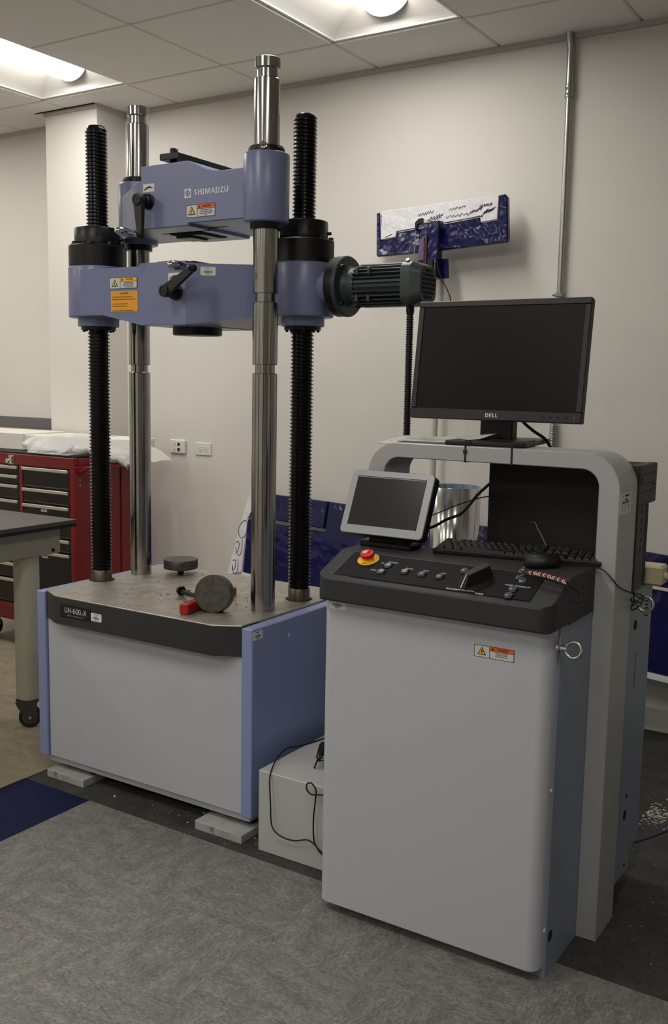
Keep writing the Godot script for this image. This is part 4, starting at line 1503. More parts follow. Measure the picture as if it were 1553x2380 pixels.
func desk_items() -> void:
	var X := Vector3.RIGHT
	# touch display, tipped back
	var top := Vector3(1.739, 1.209, 1.80)
	var bot := Vector3(1.741, 1.04, 1.874)
	var c := (top + bot) / 2.0
	var t := thing("touch_display", "small tilted touch screen in a silver bezel on the console desk", "touch screen", Vector3(1.735, 1.001, 1.79))
	var b := {}
	var xf := face(c, X, top - bot)
	prism(S(b, "bezel_silver"), rrect(0.256, 0.184, 0.012, 6), -0.006, 0.0, xf, 0.0015)
	put(b, "bezel", t)
	b = {}
	plate(b, "touch_glass", xf, 0.212, 0.139, -0.001, 0.002, 0.0006)
	for e in [[-0.1075, 0, 0.0015, 0.142], [0.1055, 0, 0.0015, 0.142], [-0.001, 0.0722, 0.2145, 0.0015], [-0.001, -0.0682, 0.2145, 0.0015]]:
		box(S(b, "black_matte"), Vector3(e[0] - e[2] / 2, e[1] + 0.002 - e[3] / 2, 0), Vector3(e[0] + e[2] / 2, e[1] + 0.002 + e[3] / 2, 0.0008), 0, xf)
	put(b, "screen", t)
	b = {}
	prism(S(b, "black_plastic"), rrect(0.256, 0.184, 0.012, 6), -0.034, -0.006, xf, 0.003)
	put(b, "housing", t)
	b = {}
	box(S(b, "black_plastic"), Vector3(1.655, 1.001, 1.765), Vector3(1.815, 1.016, 1.835), 0.003)
	loft(S(b, "black_plastic"), [Vector3(1.68, 1.012, 1.77), Vector3(1.79, 1.012, 1.77), Vector3(1.79, 1.012, 1.825), Vector3(1.68, 1.012, 1.825)], [xf * Vector3(-0.05, 0.03, -0.03), xf * Vector3(0.05, 0.03, -0.03), xf * Vector3(0.05, -0.06, -0.03), xf * Vector3(-0.05, -0.06, -0.03)])
	put(b, "stand", t)
	# keyboard
	var kb := thing("keyboard", "black computer keyboard lying on the console desk under the arch", "keyboard", Vector3(2.083, 1.001, 1.722), "", true)
	kb.rotation = Vector3(deg_to_rad(3.5), deg_to_rad(10.5), 0)
	b = {}
	box(S(b, "key_black"), Vector3(-0.22, 0.004, -0.063), Vector3(0.22, 0.017, 0.066), 0.003)
	box(S(b, "key_black"), Vector3(-0.212, 0.001, -0.05), Vector3(0.212, 0.006, 0.06), 0.002)
	put(b, "case", kb)
	var rows := [
		[0, 0.0, [[1, 1.0], [-1, 1.0], [4, 1.0], [-1, 0.5], [4, 1.0], [-1, 0.5], [4, 1.0]]],
		[1, 1.35, [[13, 1.0], [1, 2.0]]], [2, 2.35, [[1, 1.5], [12, 1.0], [1, 1.5]]], [3, 3.35, [[1, 1.75], [11, 1.0], [1, 2.25]]],
		[4, 4.35, [[1, 2.25], [10, 1.0], [1, 2.75]]], [5, 5.35, [[3, 1.25], [1, 6.25], [4, 1.25]]]]
	var u := 0.0187
	var caps := {}
	var key := func(x: float, zz: float, w: float) -> void:
		var kw := "%.2f" % w
		if not caps.has(kw):
			var kbm := {}
			var h := w * u / 2 - 0.001
			loft(S(kbm, "key_black"), [Vector3(-h, 0, -0.0083), Vector3(h, 0, -0.0083), Vector3(h, 0, 0.0083), Vector3(-h, 0, 0.0083)], [Vector3(-h + 0.002, 0.0065, -0.0072), Vector3(h - 0.002, 0.0065, -0.0072), Vector3(h - 0.002, 0.0065, 0.0062), Vector3(-h + 0.002, 0.0065, 0.0062)])
			if w < 1.3:
				box(S(kbm, "print_dim"), Vector3(-h + 0.0035, 0.0065, -0.0048), Vector3(-h + 0.0058, 0.0067, -0.0018))
			caps[kw] = mesh_of(kbm)
		var k := put_mesh(caps[kw], "key", kb)
		k.position = Vector3(-0.213 + (x + w / 2) * u, 0.0165, -0.054 + (zz + 0.5) * u * 0.98)
	for rw in rows:
		var x := 0.0
		for g in rw[2]:
			if g[0] < 0:
				x += g[1]
				continue
			for i in int(g[0]):
				key.call(x, rw[1] * 0.98, g[1])
				x += g[1]
	for i in 3:
		key.call(15.3 + i, 0.0, 1.0)
		key.call(15.3 + i, 1.35, 1.0)
		key.call(15.3 + i, 2.35, 1.0)
		key.call(15.3 + i, 5.3, 1.0)
	key.call(16.3, 4.3, 1.0)
	for j in 5:
		for i in 4:
			key.call(18.6 + i, 1.35 + j * 0.98, 1.0)
	# mouse
	t = thing("mouse", "black computer mouse in front of the keyboard", "mouse", Vector3(2.19, 1.001, 1.845))
	b = {}
	var mx := Transform3D(Basis(Vector3.UP, deg_to_rad(-35)) * Basis.from_scale(Vector3(0.86, 1.0, 1.45)), Vector3(2.19, 1.001, 1.835))
	lathe(S(b, "key_black"), [V(0, 0.001), V(0.031, 0.001), V(0.0345, 0.006), V(0.036, 0.014), V(0.0355, 0.019), V(0.032, 0.026), V(0.025, 0.0315), V(0.015, 0.0345), V(0, 0.0355)], mx, 36, 0.3)
	put(b, "shell", t)
	b = {}
	cyl(S(b, "rubber"), 0.005, -0.003, 0.003, along(mx * Vector3(0, 0.034, -0.018), mx.basis.x), 16)
	put(b, "scroll_wheel", t)
	# its cord, past the arch and looped at the cabinet's ring
	b = {}
	tube(S(b, "cord_black"), spline([Vector3(2.213, 1.006, 1.80), Vector3(2.25, 1.004, 1.775), Vector3(2.29, 1.004, 1.757), Vector3(2.32, 0.995, 1.752), Vector3(2.34, 0.977, 1.75), Vector3(2.353, 0.951, 1.72), Vector3(2.353, 0.924, 1.632), Vector3(2.37, 0.918, 1.612), Vector3(2.385, 0.914, 1.614), Vector3(2.39, 0.908, 1.626), Vector3(2.385, 0.893, 1.638), Vector3(2.37, 0.88, 1.63), Vector3(2.356, 0.874, 1.612), Vector3(2.352, 0.885, 1.582), Vector3(2.353, 0.908, 1.582), Vector3(2.357, 0.914, 1.605), Vector3(2.37, 0.912, 1.616), Vector3(2.38, 0.905, 1.605), Vector3(2.384, 0.9, 1.602), Vector3(2.38, 0.895, 1.608), Vector3(2.368, 0.895, 1.612), Vector3(2.353, 0.894, 1.6), Vector3(2.34, 0.905, 1.575)], 10), 0.0017, 8)
	put(b, "cord", t)
	# key in its switch, with a braided cord
	t = thing("key_on_cord", "small chrome key in the console switch with red and white braided cord", "key", Vector3(2.189, 0.986, 1.963))
	b = {}
	var sx := slope_at(2.189, 1.964)
	var su := Transform3D(sx.basis * Basis(Vector3.RIGHT, PI / 2), sx.origin)
	lathe(S(b, "chrome"), [V(0, 0.0008), V(0.0115, 0.0008), V(0.011, 0.005), V(0.0085, 0.0085), V(0.0, 0.0085)], su, 28)
	put(b, "switch_barrel", t)
	b = {}
	var kf := Transform3D(sx.basis * Basis(Vector3.BACK, 0.5), sx * Vector3(0, 0, 0.006))
	box(S(b, "chrome"), Vector3(-0.0085, -0.0011, 0), Vector3(0.0085, 0.0011, 0.021), 0.0008, kf)
	box(S(b, "chrome"), Vector3(-0.0055, -0.0011, 0.02), Vector3(0.0055, 0.0011, 0.0265), 0.0008, kf)
	torus(S(b, "chrome"), 0.0085, 0.0009, Transform3D(Basis.from_euler(Vector3(0.5, 0.2, 0.9)), kf * Vector3(0.003, 0, 0.026)), 24, 6)
	put(b, "key_blade", t)
	b = {}
	var p0 := Vector3(2.2, 1.006, 1.962)
	var p1 := Vector3(2.306, 0.997, 1.982)
	var cr := []
	for i in 13:
		var f := float(i) / 12
		cr.append(p0.lerp(p1, f) + Vector3(0, 0.004 * sin(f * PI), 0))
	tube(S(b, "cord_black"), cr, 0.0055, 10)
	var n := 17
	for i in n:
		var f := (i + 0.5) / n
		var q := p0.lerp(p1, f) + Vector3(0, 0.004 * sin(f * PI), 0)
		var d := (p1 - p0).normalized()
		var upv := Vector3(0.05, 0.75, 0.65).normalized()
		var rt := d.cross(upv).normalized()
		for k in [-1.0, 1.0]:
			var colr := "cord_red" if (i + int(k)) % 2 != 0 else "cord_white"
			if i % 3 == 1 and k > 0:
				colr = "cord_white"
			var a: Vector3 = q + rt * 0.0022 * k + upv * 0.0045
			q += d * (0.0015 * k)
			tube(S(b, colr), [q + upv * 0.0052 - d * 0.0024, a + upv * 0.0012, q + rt * 0.0046 * k + upv * 0.0034 + d * 0.0032], [0.0014, 0.0018, 0.0014], 7)
			var w: Vector3 = q + rt * 0.006 * k + upv * 0.0012
			ball(S(b, "cord_black"), w, 0.0036, 1.0, 8)
	tube(S(b, "cord_black"), spline([p1, Vector3(2.318, 0.988, 1.976), Vector3(2.331, 0.975, 1.965), Vector3(2.338, 0.963, 1.968), Vector3(2.336, 0.956, 1.982), Vector3(2.326, 0.962, 1.99), Vector3(2.314, 0.982, 1.988), p1]), 0.0021, 8)
	put(b, "braided_cord", t)

func monitor_and_tower() -> void:
	var X := Vector3.RIGHT
	var t := thing("monitor", "black flat computer monitor, switched off, standing on the console arch", "monitor", Vector3(1.94, 1.286, 1.5))
	var b := {}
	var c := Vector3(1.947, 1.5195, 1.608)
	var xf := face(c, Vector3(1, 0, 0.0), Vector3(0, 1, -0.134))
	var w := 0.508
	var h := 0.334
	for e in [[0, h / 2 - 0.0085, w, 0.017], [0, -h / 2 + 0.0145, w, 0.029], [-w / 2 + 0.0085, 0.006, 0.017, h - 0.046], [w / 2 - 0.0085, 0.006, 0.017, h - 0.046]]:
		box(S(b, "monitor_black"), Vector3(e[0] - e[2] / 2, e[1] - e[3] / 2, -0.02), Vector3(e[0] + e[2] / 2, e[1] + e[3] / 2, 0.0), 0.0018, xf)
	var bz := put(b, "bezel", t)
	b = {}
	text(b, "print_white", "DELL", 0.0105, xf * at(Vector3(-0.0, -h / 2 + 0.0135, 0.0)), bold, HORIZONTAL_ALIGNMENT_CENTER, 1.15)
	put(b, "maker_badge", bz)
	for i in 5:
		b = {}
		lathe(S(b, "black_matte"), [V(0, 0.0004), V(0.0033, 0.0004), V(0.0033, 0.0008), V(0, 0.001)], along(xf * Vector3(0.148 + i * 0.022, -h / 2 + 0.0135, 0), Vector3.BACK), 14)
		if i == 4:
			box(S(b, "print_dim"), Vector3(-0.0007, -0.0035, 0.001), Vector3(0.0007, 0.0035, 0.0014), 0, xf * at(Vector3(0.148 + i * 0.022, -h / 2 + 0.0135, 0)))
		put(b, "button", bz)
	b = {}
	box(S(b, "screen_off"), Vector3(-w / 2 + 0.016, -h / 2 + 0.028, -0.01), Vector3(w / 2 - 0.016, h / 2 - 0.016, -0.003), 0, xf)
	put(b, "screen", t)
	b = {}
	box(S(b, "monitor_black"), Vector3(-w / 2 + 0.001, -h / 2 + 0.001, -0.032), Vector3(w / 2 - 0.001, h / 2 - 0.001, -0.019), 0.003, xf)
	box(S(b, "monitor_black"), Vector3(-w / 2 + 0.06, -h / 2 + 0.05, -0.055), Vector3(w / 2 - 0.06, h / 2 - 0.05, -0.03), 0.01, xf)
	put(b, "back_housing", t)
	b = {}
	box(S(b, "monitor_black"), Vector3(1.868, 1.29, 1.485), Vector3(1.968, 1.5, 1.525), 0.004)
	put(b, "stand_neck", t)
	b = {}
	var bx := Transform3D(Basis(Vector3.UP, deg_to_rad(7)), Vector3(1.947, 1.2865, 1.565))
	prism(S(b, "monitor_black"), rrect(0.225, 0.3, 0.01, 4), 0.0, 0.012, bx * Transform3D(Basis(X, Vector3(0, 0, -1), Vector3.UP), Vector3.ZERO), 0.003)
	put(b, "stand_base", t)
	# papers beside the stand
	t = thing("paper_stack", "curling printed sheets lying on top of the console arch left of monitor", "papers", Vector3(1.72, 1.287, 1.66))
	for k in 3:
		b = {}
		var st := S(b, "paper")
		var nu := 14
		var nv := 8
		var pt := func(i: int, j: int) -> Vector3:
			var uu := float(i) / nu
			var vv := float(j) / nv
			var q := Vector3(1.655, 1.296, 1.60).lerp(Vector3(1.928, 1.312, 1.56), uu).lerp(Vector3(1.625, 1.277, 1.715).lerp(Vector3(1.908, 1.291, 1.7), uu), vv)
			q += Vector3(0.003 * k, 0.0013 * k, -0.004 * k)
			q.y += -0.006 * sin(uu * PI) * (1.0 - 0.4 * vv) + 0.002 * sin(uu * 7.0 + k) * vv
			q.y = maxf(q.y, 1.2875 + 0.0013 * k) if q.x > 1.7 else q.y
			return q
		for i in nu:
			for j in nv:
				var a: Vector3 = pt.call(i, j)
				var d: Vector3 = pt.call(i + 1, j)
				var e: Vector3 = pt.call(i + 1, j + 1)
				var f: Vector3 = pt.call(i, j + 1)
				quad(st, a, d, e, f, Vector3.UP)
		if k == 2:
			for r in 9:
				for q in 6:
					var u0 := 0.14 + q * 0.06 + rng.randf() * 0.01
					var c0: Vector3 = pt.call(int(u0 * nu), 0)
					var c1: Vector3 = pt.call(int(u0 * nu), nv)
					var p := c0.lerp(c1, 0.1 + r * 0.085)
					box(S(b, "print_grey"), Vector3(0, 0, -0.001), Vector3(0.009, 0.0004, 0.001), 0, Transform3D(Basis(Vector3.UP, 0.1), p + Vector3(0, 0.0012, 0)))
		put(b, "sheet", t)
	# computer tower lying behind the arch
	t = thing("computer_tower", "black desktop computer tower standing behind the console arch on the blue cabinet", "computer", Vector3(2.14, 0.902, 1.5))
	b = {}
	box(S(b, "black_matte"), Vector3(1.928, 0.914, 1.468), Vector3(2.327, 1.247, 1.583), 0.002)
	box(S(b, "black_matte"), Vector3(1.928, 1.143, 1.414), Vector3(2.327, 1.247, 1.47), 0.002)
	for q in [Vector3(1.97, 0, 1.52), Vector3(2.29, 0, 1.52)]:
		cyl(S(b, "rubber"), 0.012, 0.9, 0.915, at(q), 12)
	put(b, "case", t)
	b = {}
	box(S(b, "tower_grey"), Vector3(2.326, 1.141, 1.411), Vector3(2.351, 1.249, 1.5835), 0.003)
	box(S(b, "tower_grey"), Vector3(2.326, 0.912, 1.507), Vector3(2.351, 1.143, 1.5835), 0.003)
	var fb := put(b, "front_bezel", t)
	b = {}
	box(S(b, "dark_gap"), Vector3(2.351, 1.1985, 1.425), Vector3(2.3515, 1.2245, 1.5655))
	box(S(b, "tower_grey"), Vector3(2.351, 1.2, 1.4265), Vector3(2.3525, 1.2232, 1.564), 0.0006)
	box(S(b, "dark_gap"), Vector3(2.351, 1.1775, 1.414), Vector3(2.3514, 1.179, 1.58))
	box(S(b, "black_matte"), Vector3(2.351, 1.1885, 1.432), Vector3(2.353, 1.1945, 1.444), 0.001)
	put(b, "disc_drive", fb)
	for i in 5:
		b = {}
		box(S(b, "dark_gap"), Vector3(2.351, 1.122 - i * 0.026, 1.538), Vector3(2.3515, 1.1325 - i * 0.026, 1.546))
		put(b, "port", fb)
	b = {}
	box(S(b, "black_matte"), Vector3(2.326, 0.915, 1.468), Vector3(2.3485, 1.141, 1.508), 0.002)
	for i in 26:
		for j in 4:
			box(S(b, "tower_grey"), Vector3(2.3484, 0.922 + i * 0.0084, 1.472 + j * 0.009 + (i % 2) * 0.0045), Vector3(2.3492, 0.9252 + i * 0.0084, 1.4752 + j * 0.009 + (i % 2) * 0.0045))
	put(b, "vent_mesh", t)
	# power strip tucked beside the tower
	t = thing("power_strip", "beige power strip with amber switch standing beside the computer tower", "power strip", Vector3(2.31, 0.902, 1.4))
	b = {}
	box(S(b, "beige"), Vector3(2.215, 0.901, 1.335), Vector3(2.378, 0.958, 1.4), 0.006)
	put(b, "body", t)
	b = {}
	box(S(b, "beige"), Vector3(2.322, 0.926, 1.4), Vector3(2.337, 0.951, 1.4025), 0.001)
	box(S(b, "switch_amber"), Vector3(2.3245, 0.931, 1.4025), Vector3(2.3335, 0.947, 1.4045), 0.001)
	put(b, "switch", t)
	b = {}
	lathe(S(b, "beige"), [V(0, 0), V(0.011, 0), V(0.011, 0.009), V(0.008, 0.011), V(0.0065, 0.02), V(0, 0.02)], along(Vector3(2.378, 0.928, 1.372), X), 16)
	tube(S(b, "beige"), spline([Vector3(2.39, 0.928, 1.372), Vector3(2.42, 0.927, 1.37), Vector3(2.47, 0.91, 1.34), Vector3(2.52, 0.82, 1.28), Vector3(2.53, 0.5, 1.2), Vector3(2.53, 0.1, 1.1), Vector3(2.6, 0.006, 0.9), Vector3(2.8, 0.006, 0.5)]), 0.0055, 8)
	put(b, "power_cord", t)
	# cable ties round the arch
	for k in 2:
		var x := 1.925 if k == 0 else 2.058
		t = thing("cable_tie", "black cable tie round the console arch, left one near papers" if k == 0 else "black cable tie round the console arch, right one near monitor stand", "cable tie", Vector3(x, 1.245, 1.741))
		b = {}
		box(S(b, "black_plastic"), Vector3(x - 0.0028, 1.2435, 1.7405), Vector3(x + 0.0028, 1.302, 1.7425), 0.0006)
		box(S(b, "black_plastic"), Vector3(x - 0.0028, 1.2425, 1.586), Vector3(x + 0.0028, 1.2445, 1.7425), 0.0006)
		box(S(b, "black_plastic"), Vector3(x - 0.0028, 1.2435, 1.5845), Vector3(x + 0.0028, 1.302, 1.5865), 0.0006)
		box(S(b, "black_plastic"), Vector3(x - 0.0028, 1.3, 1.586), Vector3(x + 0.0028, 1.302, 1.7425), 0.0006)
		var yb := 1.272 if k == 0 else 1.296
		box(S(b, "black_plastic"), Vector3(x - 0.005, yb - 0.005, 1.742), Vector3(x + 0.005, yb + 0.005, 1.747), 0.001)
		put(b, "strap", t)

# slab leaning between a lower and an upper line, z given at both; corners (x, y)
func lean(st: SurfaceTool, poly: Array, th: float, za := 0.20, ya := 0.3, zb := 0.085, yb := 0.87, bev := 0.004) -> void:
	var up := Vector3(0, yb - ya, zb - za).normalized()
	var xf := face(Vector3(0, ya, za), Vector3.RIGHT, up)
	var p := PackedVector2Array()
	for q in poly:
		p.append(Vector2(q.x, (q.y - ya) / up.y))
	prism(st, p, -th, 0.0, xf, bev)

func lean_at(x: float, y: float, za := 0.20, ya := 0.3, zb := 0.085, yb := 0.87) -> Vector3:
	return Vector3(x, y, za + (zb - za) * (y - ya) / (yb - ya) + 0.0015)

func model_airplane() -> void:
	var X := Vector3.RIGHT
	var t := thing("model_airplane", "large blue and white model aeroplane stood on its nose against the back wall", "model aeroplane", Vector3(1.0, 0, 0.12))
	var b := {}
	# wing
	lean(S(b, "plane_blue"), [V(-0.078, 0.752), V(0.425, 0.727), V(0.437, 0.857), V(2.09, 0.771), V(2.3, 0.758), V(2.33, 0.29), V(2.14, 0.302), V(0.6, 0.405), V(0.02, 0.457)] if false else [V(-0.052, 0.732), V(0.428, 0.712), V(0.432, 0.862), V(2.0, 0.782), V(2.3, 0.762), V(2.33, 0.285), V(2.14, 0.3), V(0.6, 0.41), V(-0.04, 0.462)], 0.045)
	var wing := put(b, "wing", t)
	b = {}
	lean(S(b, "plane_blue"), [V(-0.05, 0.752), V(0.418, 0.728), V(0.422, 0.862), V(0.0, 0.875)], 0.03)
	put(b, "aileron", wing)
	b = {}
	lean(S(b, "cream"), [V(1.95, 0.642), V(2.3, 0.622), V(2.3, 0.635), V(1.95, 0.656)], 0.01, 0.206, 0.3, 0.091, 0.87, 0.001)
	put(b, "hinge_strip", wing)
	b = {}
	lean(S(b, "plane_white"), [V(-0.052, 0.872), V(0.0, 0.876), V(-0.033, 0.755), V(-0.052, 0.745), V(-0.048, 0.462), V(-0.145, 0.43), V(-0.098, 0.72), V(-0.07, 0.84)], 0.045)
	lean(S(b, "plane_white"), [V(-0.05, 0.463), V(0.6, 0.411), V(2.14, 0.301), V(2.33, 0.286), V(2.33, 0.262), V(2.14, 0.272), V(0.6, 0.388), V(-0.05, 0.44)], 0.04)
	var tip := put(b, "white_wing_tip", wing)
	lab(tip, "white wing tip and edge with looping pen marks")
	b = {}
	var loop := func(pts: Array) -> void:
		var o := []
		for q in pts:
			o.append(lean_at(q.x, q.y))
		tube(S(b, "print_flat"), spline(o, 5), 0.0013, 5)
	loop.call([V(-0.062, 0.728), V(-0.085, 0.715), V(-0.102, 0.68), V(-0.092, 0.645), V(-0.07, 0.635), V(-0.05, 0.66), V(-0.047, 0.7), V(-0.062, 0.728)])
	loop.call([V(-0.107, 0.605), V(-0.095, 0.617), V(-0.085, 0.6), V(-0.088, 0.57), V(-0.098, 0.56), V(-0.105, 0.585), V(-0.098, 0.56), V(-0.078, 0.545), V(-0.066, 0.56), V(-0.066, 0.6), V(-0.07, 0.625)])
	loop.call([V(-0.112, 0.512), V(-0.1, 0.52), V(-0.092, 0.5), V(-0.095, 0.475), V(-0.108, 0.47), V(-0.112, 0.49), V(-0.1, 0.452), V(-0.082, 0.452), V(-0.075, 0.48), V(-0.08, 0.525)])
	var pm := mesh_of(b)
	put_mesh(pm, "pen_loops", wing)
	# fuselage boom and nose
	b = {}
	tube(S(b, "boom_white"), [Vector3(1.0, 0.55, 0.1), Vector3(1.0, 1.1, 0.09), Vector3(1.006, 1.95, 0.075)], 0.0145, 14)
	put(b, "tail_boom", t)
	b = {}
	box(S(b, "plane_blue"), Vector3(0.94, 0.0, 0.05), Vector3(1.06, 0.7, 0.15), 0.02)
	put(b, "nose", t)
	# tailplane: blue stabiliser below, white elevator above
	var z0 := 0.128
	b = {}
	prism(S(b, "plane_blue"), PackedVector2Array([V(0.688, 2.222), V(0.708, 2.223), V(0.714, 2.098), V(0.797, 2.106), V(0.8, 2.128), V(1.207, 2.166), V(1.212, 2.141), V(1.293, 2.15), V(1.295, 2.253), V(1.318, 2.256), V(1.331, 2.24), V(1.34, 2.068), V(1.335, 2.056), V(1.0, 2.036), V(0.70, 2.026), V(0.692, 2.032)]), z0 - 0.03, z0, Transform3D(), 0.005)
	prism(S(b, "plane_blue"), PackedVector2Array([V(0.93, 2.16), V(1.02, 2.16), V(1.025, 1.92), V(1.0, 1.915), V(0.935, 2.03)]), z0 - 0.002, z0 + 0.016, Transform3D(), 0.003)
	var stb := put(b, "tailplane", t)
	b = {}
	prism(S(b, "plane_white"), PackedVector2Array([V(0.711, 2.226), V(1.294, 2.252), V(1.29, 2.152), V(1.214, 2.144), V(1.209, 2.17), V(0.8, 2.132), V(0.795, 2.108), V(0.717, 2.1)]), z0 - 0.014, z0 + 0.004, Transform3D(), 0.002)
	var el := put(b, "elevator", stb)
	el.set_meta("label", "white elevator covered in pen signatures")
	# signatures
	b = {}
	var r := RandomNumberGenerator.new()
	r.seed = 21
	for e in [[1.235, 2.213, 0.06, 0.022, 0.5], [1.19, 2.196, 0.05, 0.016, 0.4], [1.25, 2.19, 0.045, 0.026, 1.0], [1.1, 2.213, 0.085, 0.013, 0.25], [1.105, 2.182, 0.12, 0.018, 0.3], [1.0, 2.185, 0.07, 0.018, 0.35], [0.945, 2.202, 0.075, 0.018, 0.2], [0.99, 2.174, 0.07, 0.013, 0.5], [1.2, 2.168, 0.05, 0.014, 0.2], [0.76, 2.116, 0.035, 0.006, 0.2]]:
		var pts := []
		var cnt := 13
		for i in cnt:
			var f := float(i) / (cnt - 1) - 0.5
			var yy: float = (1.0 if i % 2 == 0 else -1.0) * e[3] * 0.5 * r.randf_range(0.3, 1.0)
			pts.append(Vector3(e[0] + f * e[2] + yy * e[4] + r.randf_range(-0.2, 0.2) * e[2] / 6, e[1] + yy + f * 0.01, z0 + 0.0048))
		tube(S(b, "print_flat"), spline(pts, 3), 0.0011, 5)
	for i in 14:
		box(S(b, "print_flat"), Vector3(0.718, 2.165 + i * 0.0035, z0 + 0.004), Vector3(0.718 + r.randf_range(0.002, 0.005), 2.167 + i * 0.0035, z0 + 0.0046))
	put(b, "signatures", stb)
	b = {}
	prism(S(b, "plane_purple"), PackedVector2Array([V(0.93, 2.08), V(0.955, 2.1), V(0.968, 2.1), V(0.968, 1.93), V(0.95, 1.95), V(0.93, 2.02)]), z0 + 0.012, z0 + 0.03)
	prism(S(b, "plane_blue"), PackedVector2Array([V(1.0, 2.0), V(1.055, 2.0), V(1.062, 1.915), V(1.0, 1.912)]), z0 - 0.02, z0 - 0.002, Transform3D(), 0.002)
	prism(S(b, "plane_blue"), PackedVector2Array([V(0.985, 2.16), V(1.035, 2.16), V(1.03, 1.915), V(0.975, 1.912)]), z0 - 0.002, z0 + 0.045, Transform3D(), 0.003)
	for i in 15:
		prism(S(b, "wood_dark"), PackedVector2Array([V(-0.0085, -0.007), V(0.0085, -0.006), V(0.0075, 0.006), V(-0.0075, 0.007)]), z0 + 0.03, z0 + 0.05, Transform3D(Basis(Vector3.BACK, r.randf_range(-0.2, 0.2)), Vector3(0.972 + r.randf_range(-0.001, 0.001), 2.085 - i * 0.0115, 0)))
	put(b, "tail_fin", t)
	b = {}
	box(S(b, "black_plastic"), Vector3(0.935, 1.955, z0 + 0.01), Vector3(0.955, 1.995, z0 + 0.045), 0.002)
	put(b, "servo", t)
	b = {}
	box(S(b, "black_plastic"), Vector3(0.99, 1.945, z0 + 0.045), Vector3(1.018, 1.99, z0 + 0.062), 0.002)
	put(b, "servo", t)
	b = {}
	box(S(b, "black_plastic"), Vector3(0.905, 1.985, z0 + 0.03), Vector3(0.94, 1.99, z0 + 0.035))
	put(b, "servo_arm", t)
	b = {}
	prism(S(b, "black_plastic"), PackedVector2Array([V(0.901, 2.163), V(0.918, 2.178), V(0.937, 2.18), V(0.936, 2.158), V(0.915, 2.155), V(0.909, 2.13), V(0.901, 2.13)]), z0 + 0.004, z0 + 0.02, Transform3D(), 0.001)
	tube(S(b, "zinc"), [Vector3(0.906, 2.14, z0 + 0.014), Vector3(0.906, 1.987, z0 + 0.032)], 0.0015, 6)
	put(b, "control_horn", t)
	b = {}
	tube(S(b, "zinc"), [Vector3(1.025, 2.0, z0 + 0.055), Vector3(1.024, 1.90, z0 + 0.055)], 0.0014, 6)
	tube(S(b, "wire_red"), spline([Vector3(1.018, 1.985, z0 + 0.055), Vector3(1.032, 1.98, z0 + 0.05), Vector3(1.04, 1.945, z0 + 0.045), Vector3(1.052, 1.9, z0 + 0.03), Vector3(1.064, 1.86, z0), Vector3(1.068, 1.80, z0 - 0.03), Vector3(1.04, 1.6, 0.1), Vector3(1.02, 1.4, 0.1)]), 0.0017, 6)
	tube(S(b, "black_plastic"), spline([Vector3(1.018, 1.983, z0 + 0.055), Vector3(1.034, 1.978, z0 + 0.052), Vector3(1.043, 1.943, z0 + 0.047), Vector3(1.055, 1.898, z0 + 0.032), Vector3(1.067, 1.858, z0), Vector3(1.071, 1.80, z0 - 0.03)]), 0.0014, 6)
	put(b, "servo_wire", t)
	# tall bright duct beside it
	t = thing("metal_duct", "tall bright sheet metal duct, open at the top, between touch screen and computer", "duct", Vector3(1.245, 0, 0.36))
	b = {}
	var rr := 0.106
	var wall_r := []
	lathe(S(b, "foil"), [V(rr, 0.0), V(rr, 0.3), V(rr + 0.001, 0.6), V(rr, 1.018), V(rr - 0.0008, 1.0185)], at(Vector3(1.245, 0, 0.36)), 64, 0.3)
	for i in 10:
		var a := TAU * i / 10 + 0.2
		tube(S(b, "foil"), [Vector3(1.245 + cos(a) * (rr + 0.0003), 0.0, 0.36 + sin(a) * (rr + 0.0003)), Vector3(1.245 + cos(a) * (rr + 0.0003), 1.017, 0.36 + sin(a) * (rr + 0.0003))], 0.0013, 6)
	put(b, "shell", t)
	b = {}
	lathe(S(b, "duct_inside"), [V(rr - 0.0015, 1.018), V(rr - 0.002, 0.0)], at(Vector3(1.245, 0, 0.36)), 48, 0.3)
	for i in 40:
		var a := rng.randf() * TAU
		box(S(b, "print_flat"), Vector3(-0.001, 0.99 + rng.randf() * 0.02, -0.0005), Vector3(0.001, 1.0 + rng.randf() * 0.015, 0.0005), 0, Transform3D(Basis(Vector3.UP, PI / 2 - a), Vector3(1.245 + cos(a) * (rr - 0.003), 0, 0.36 + sin(a) * (rr - 0.003))))
	put(b, "lining", t)

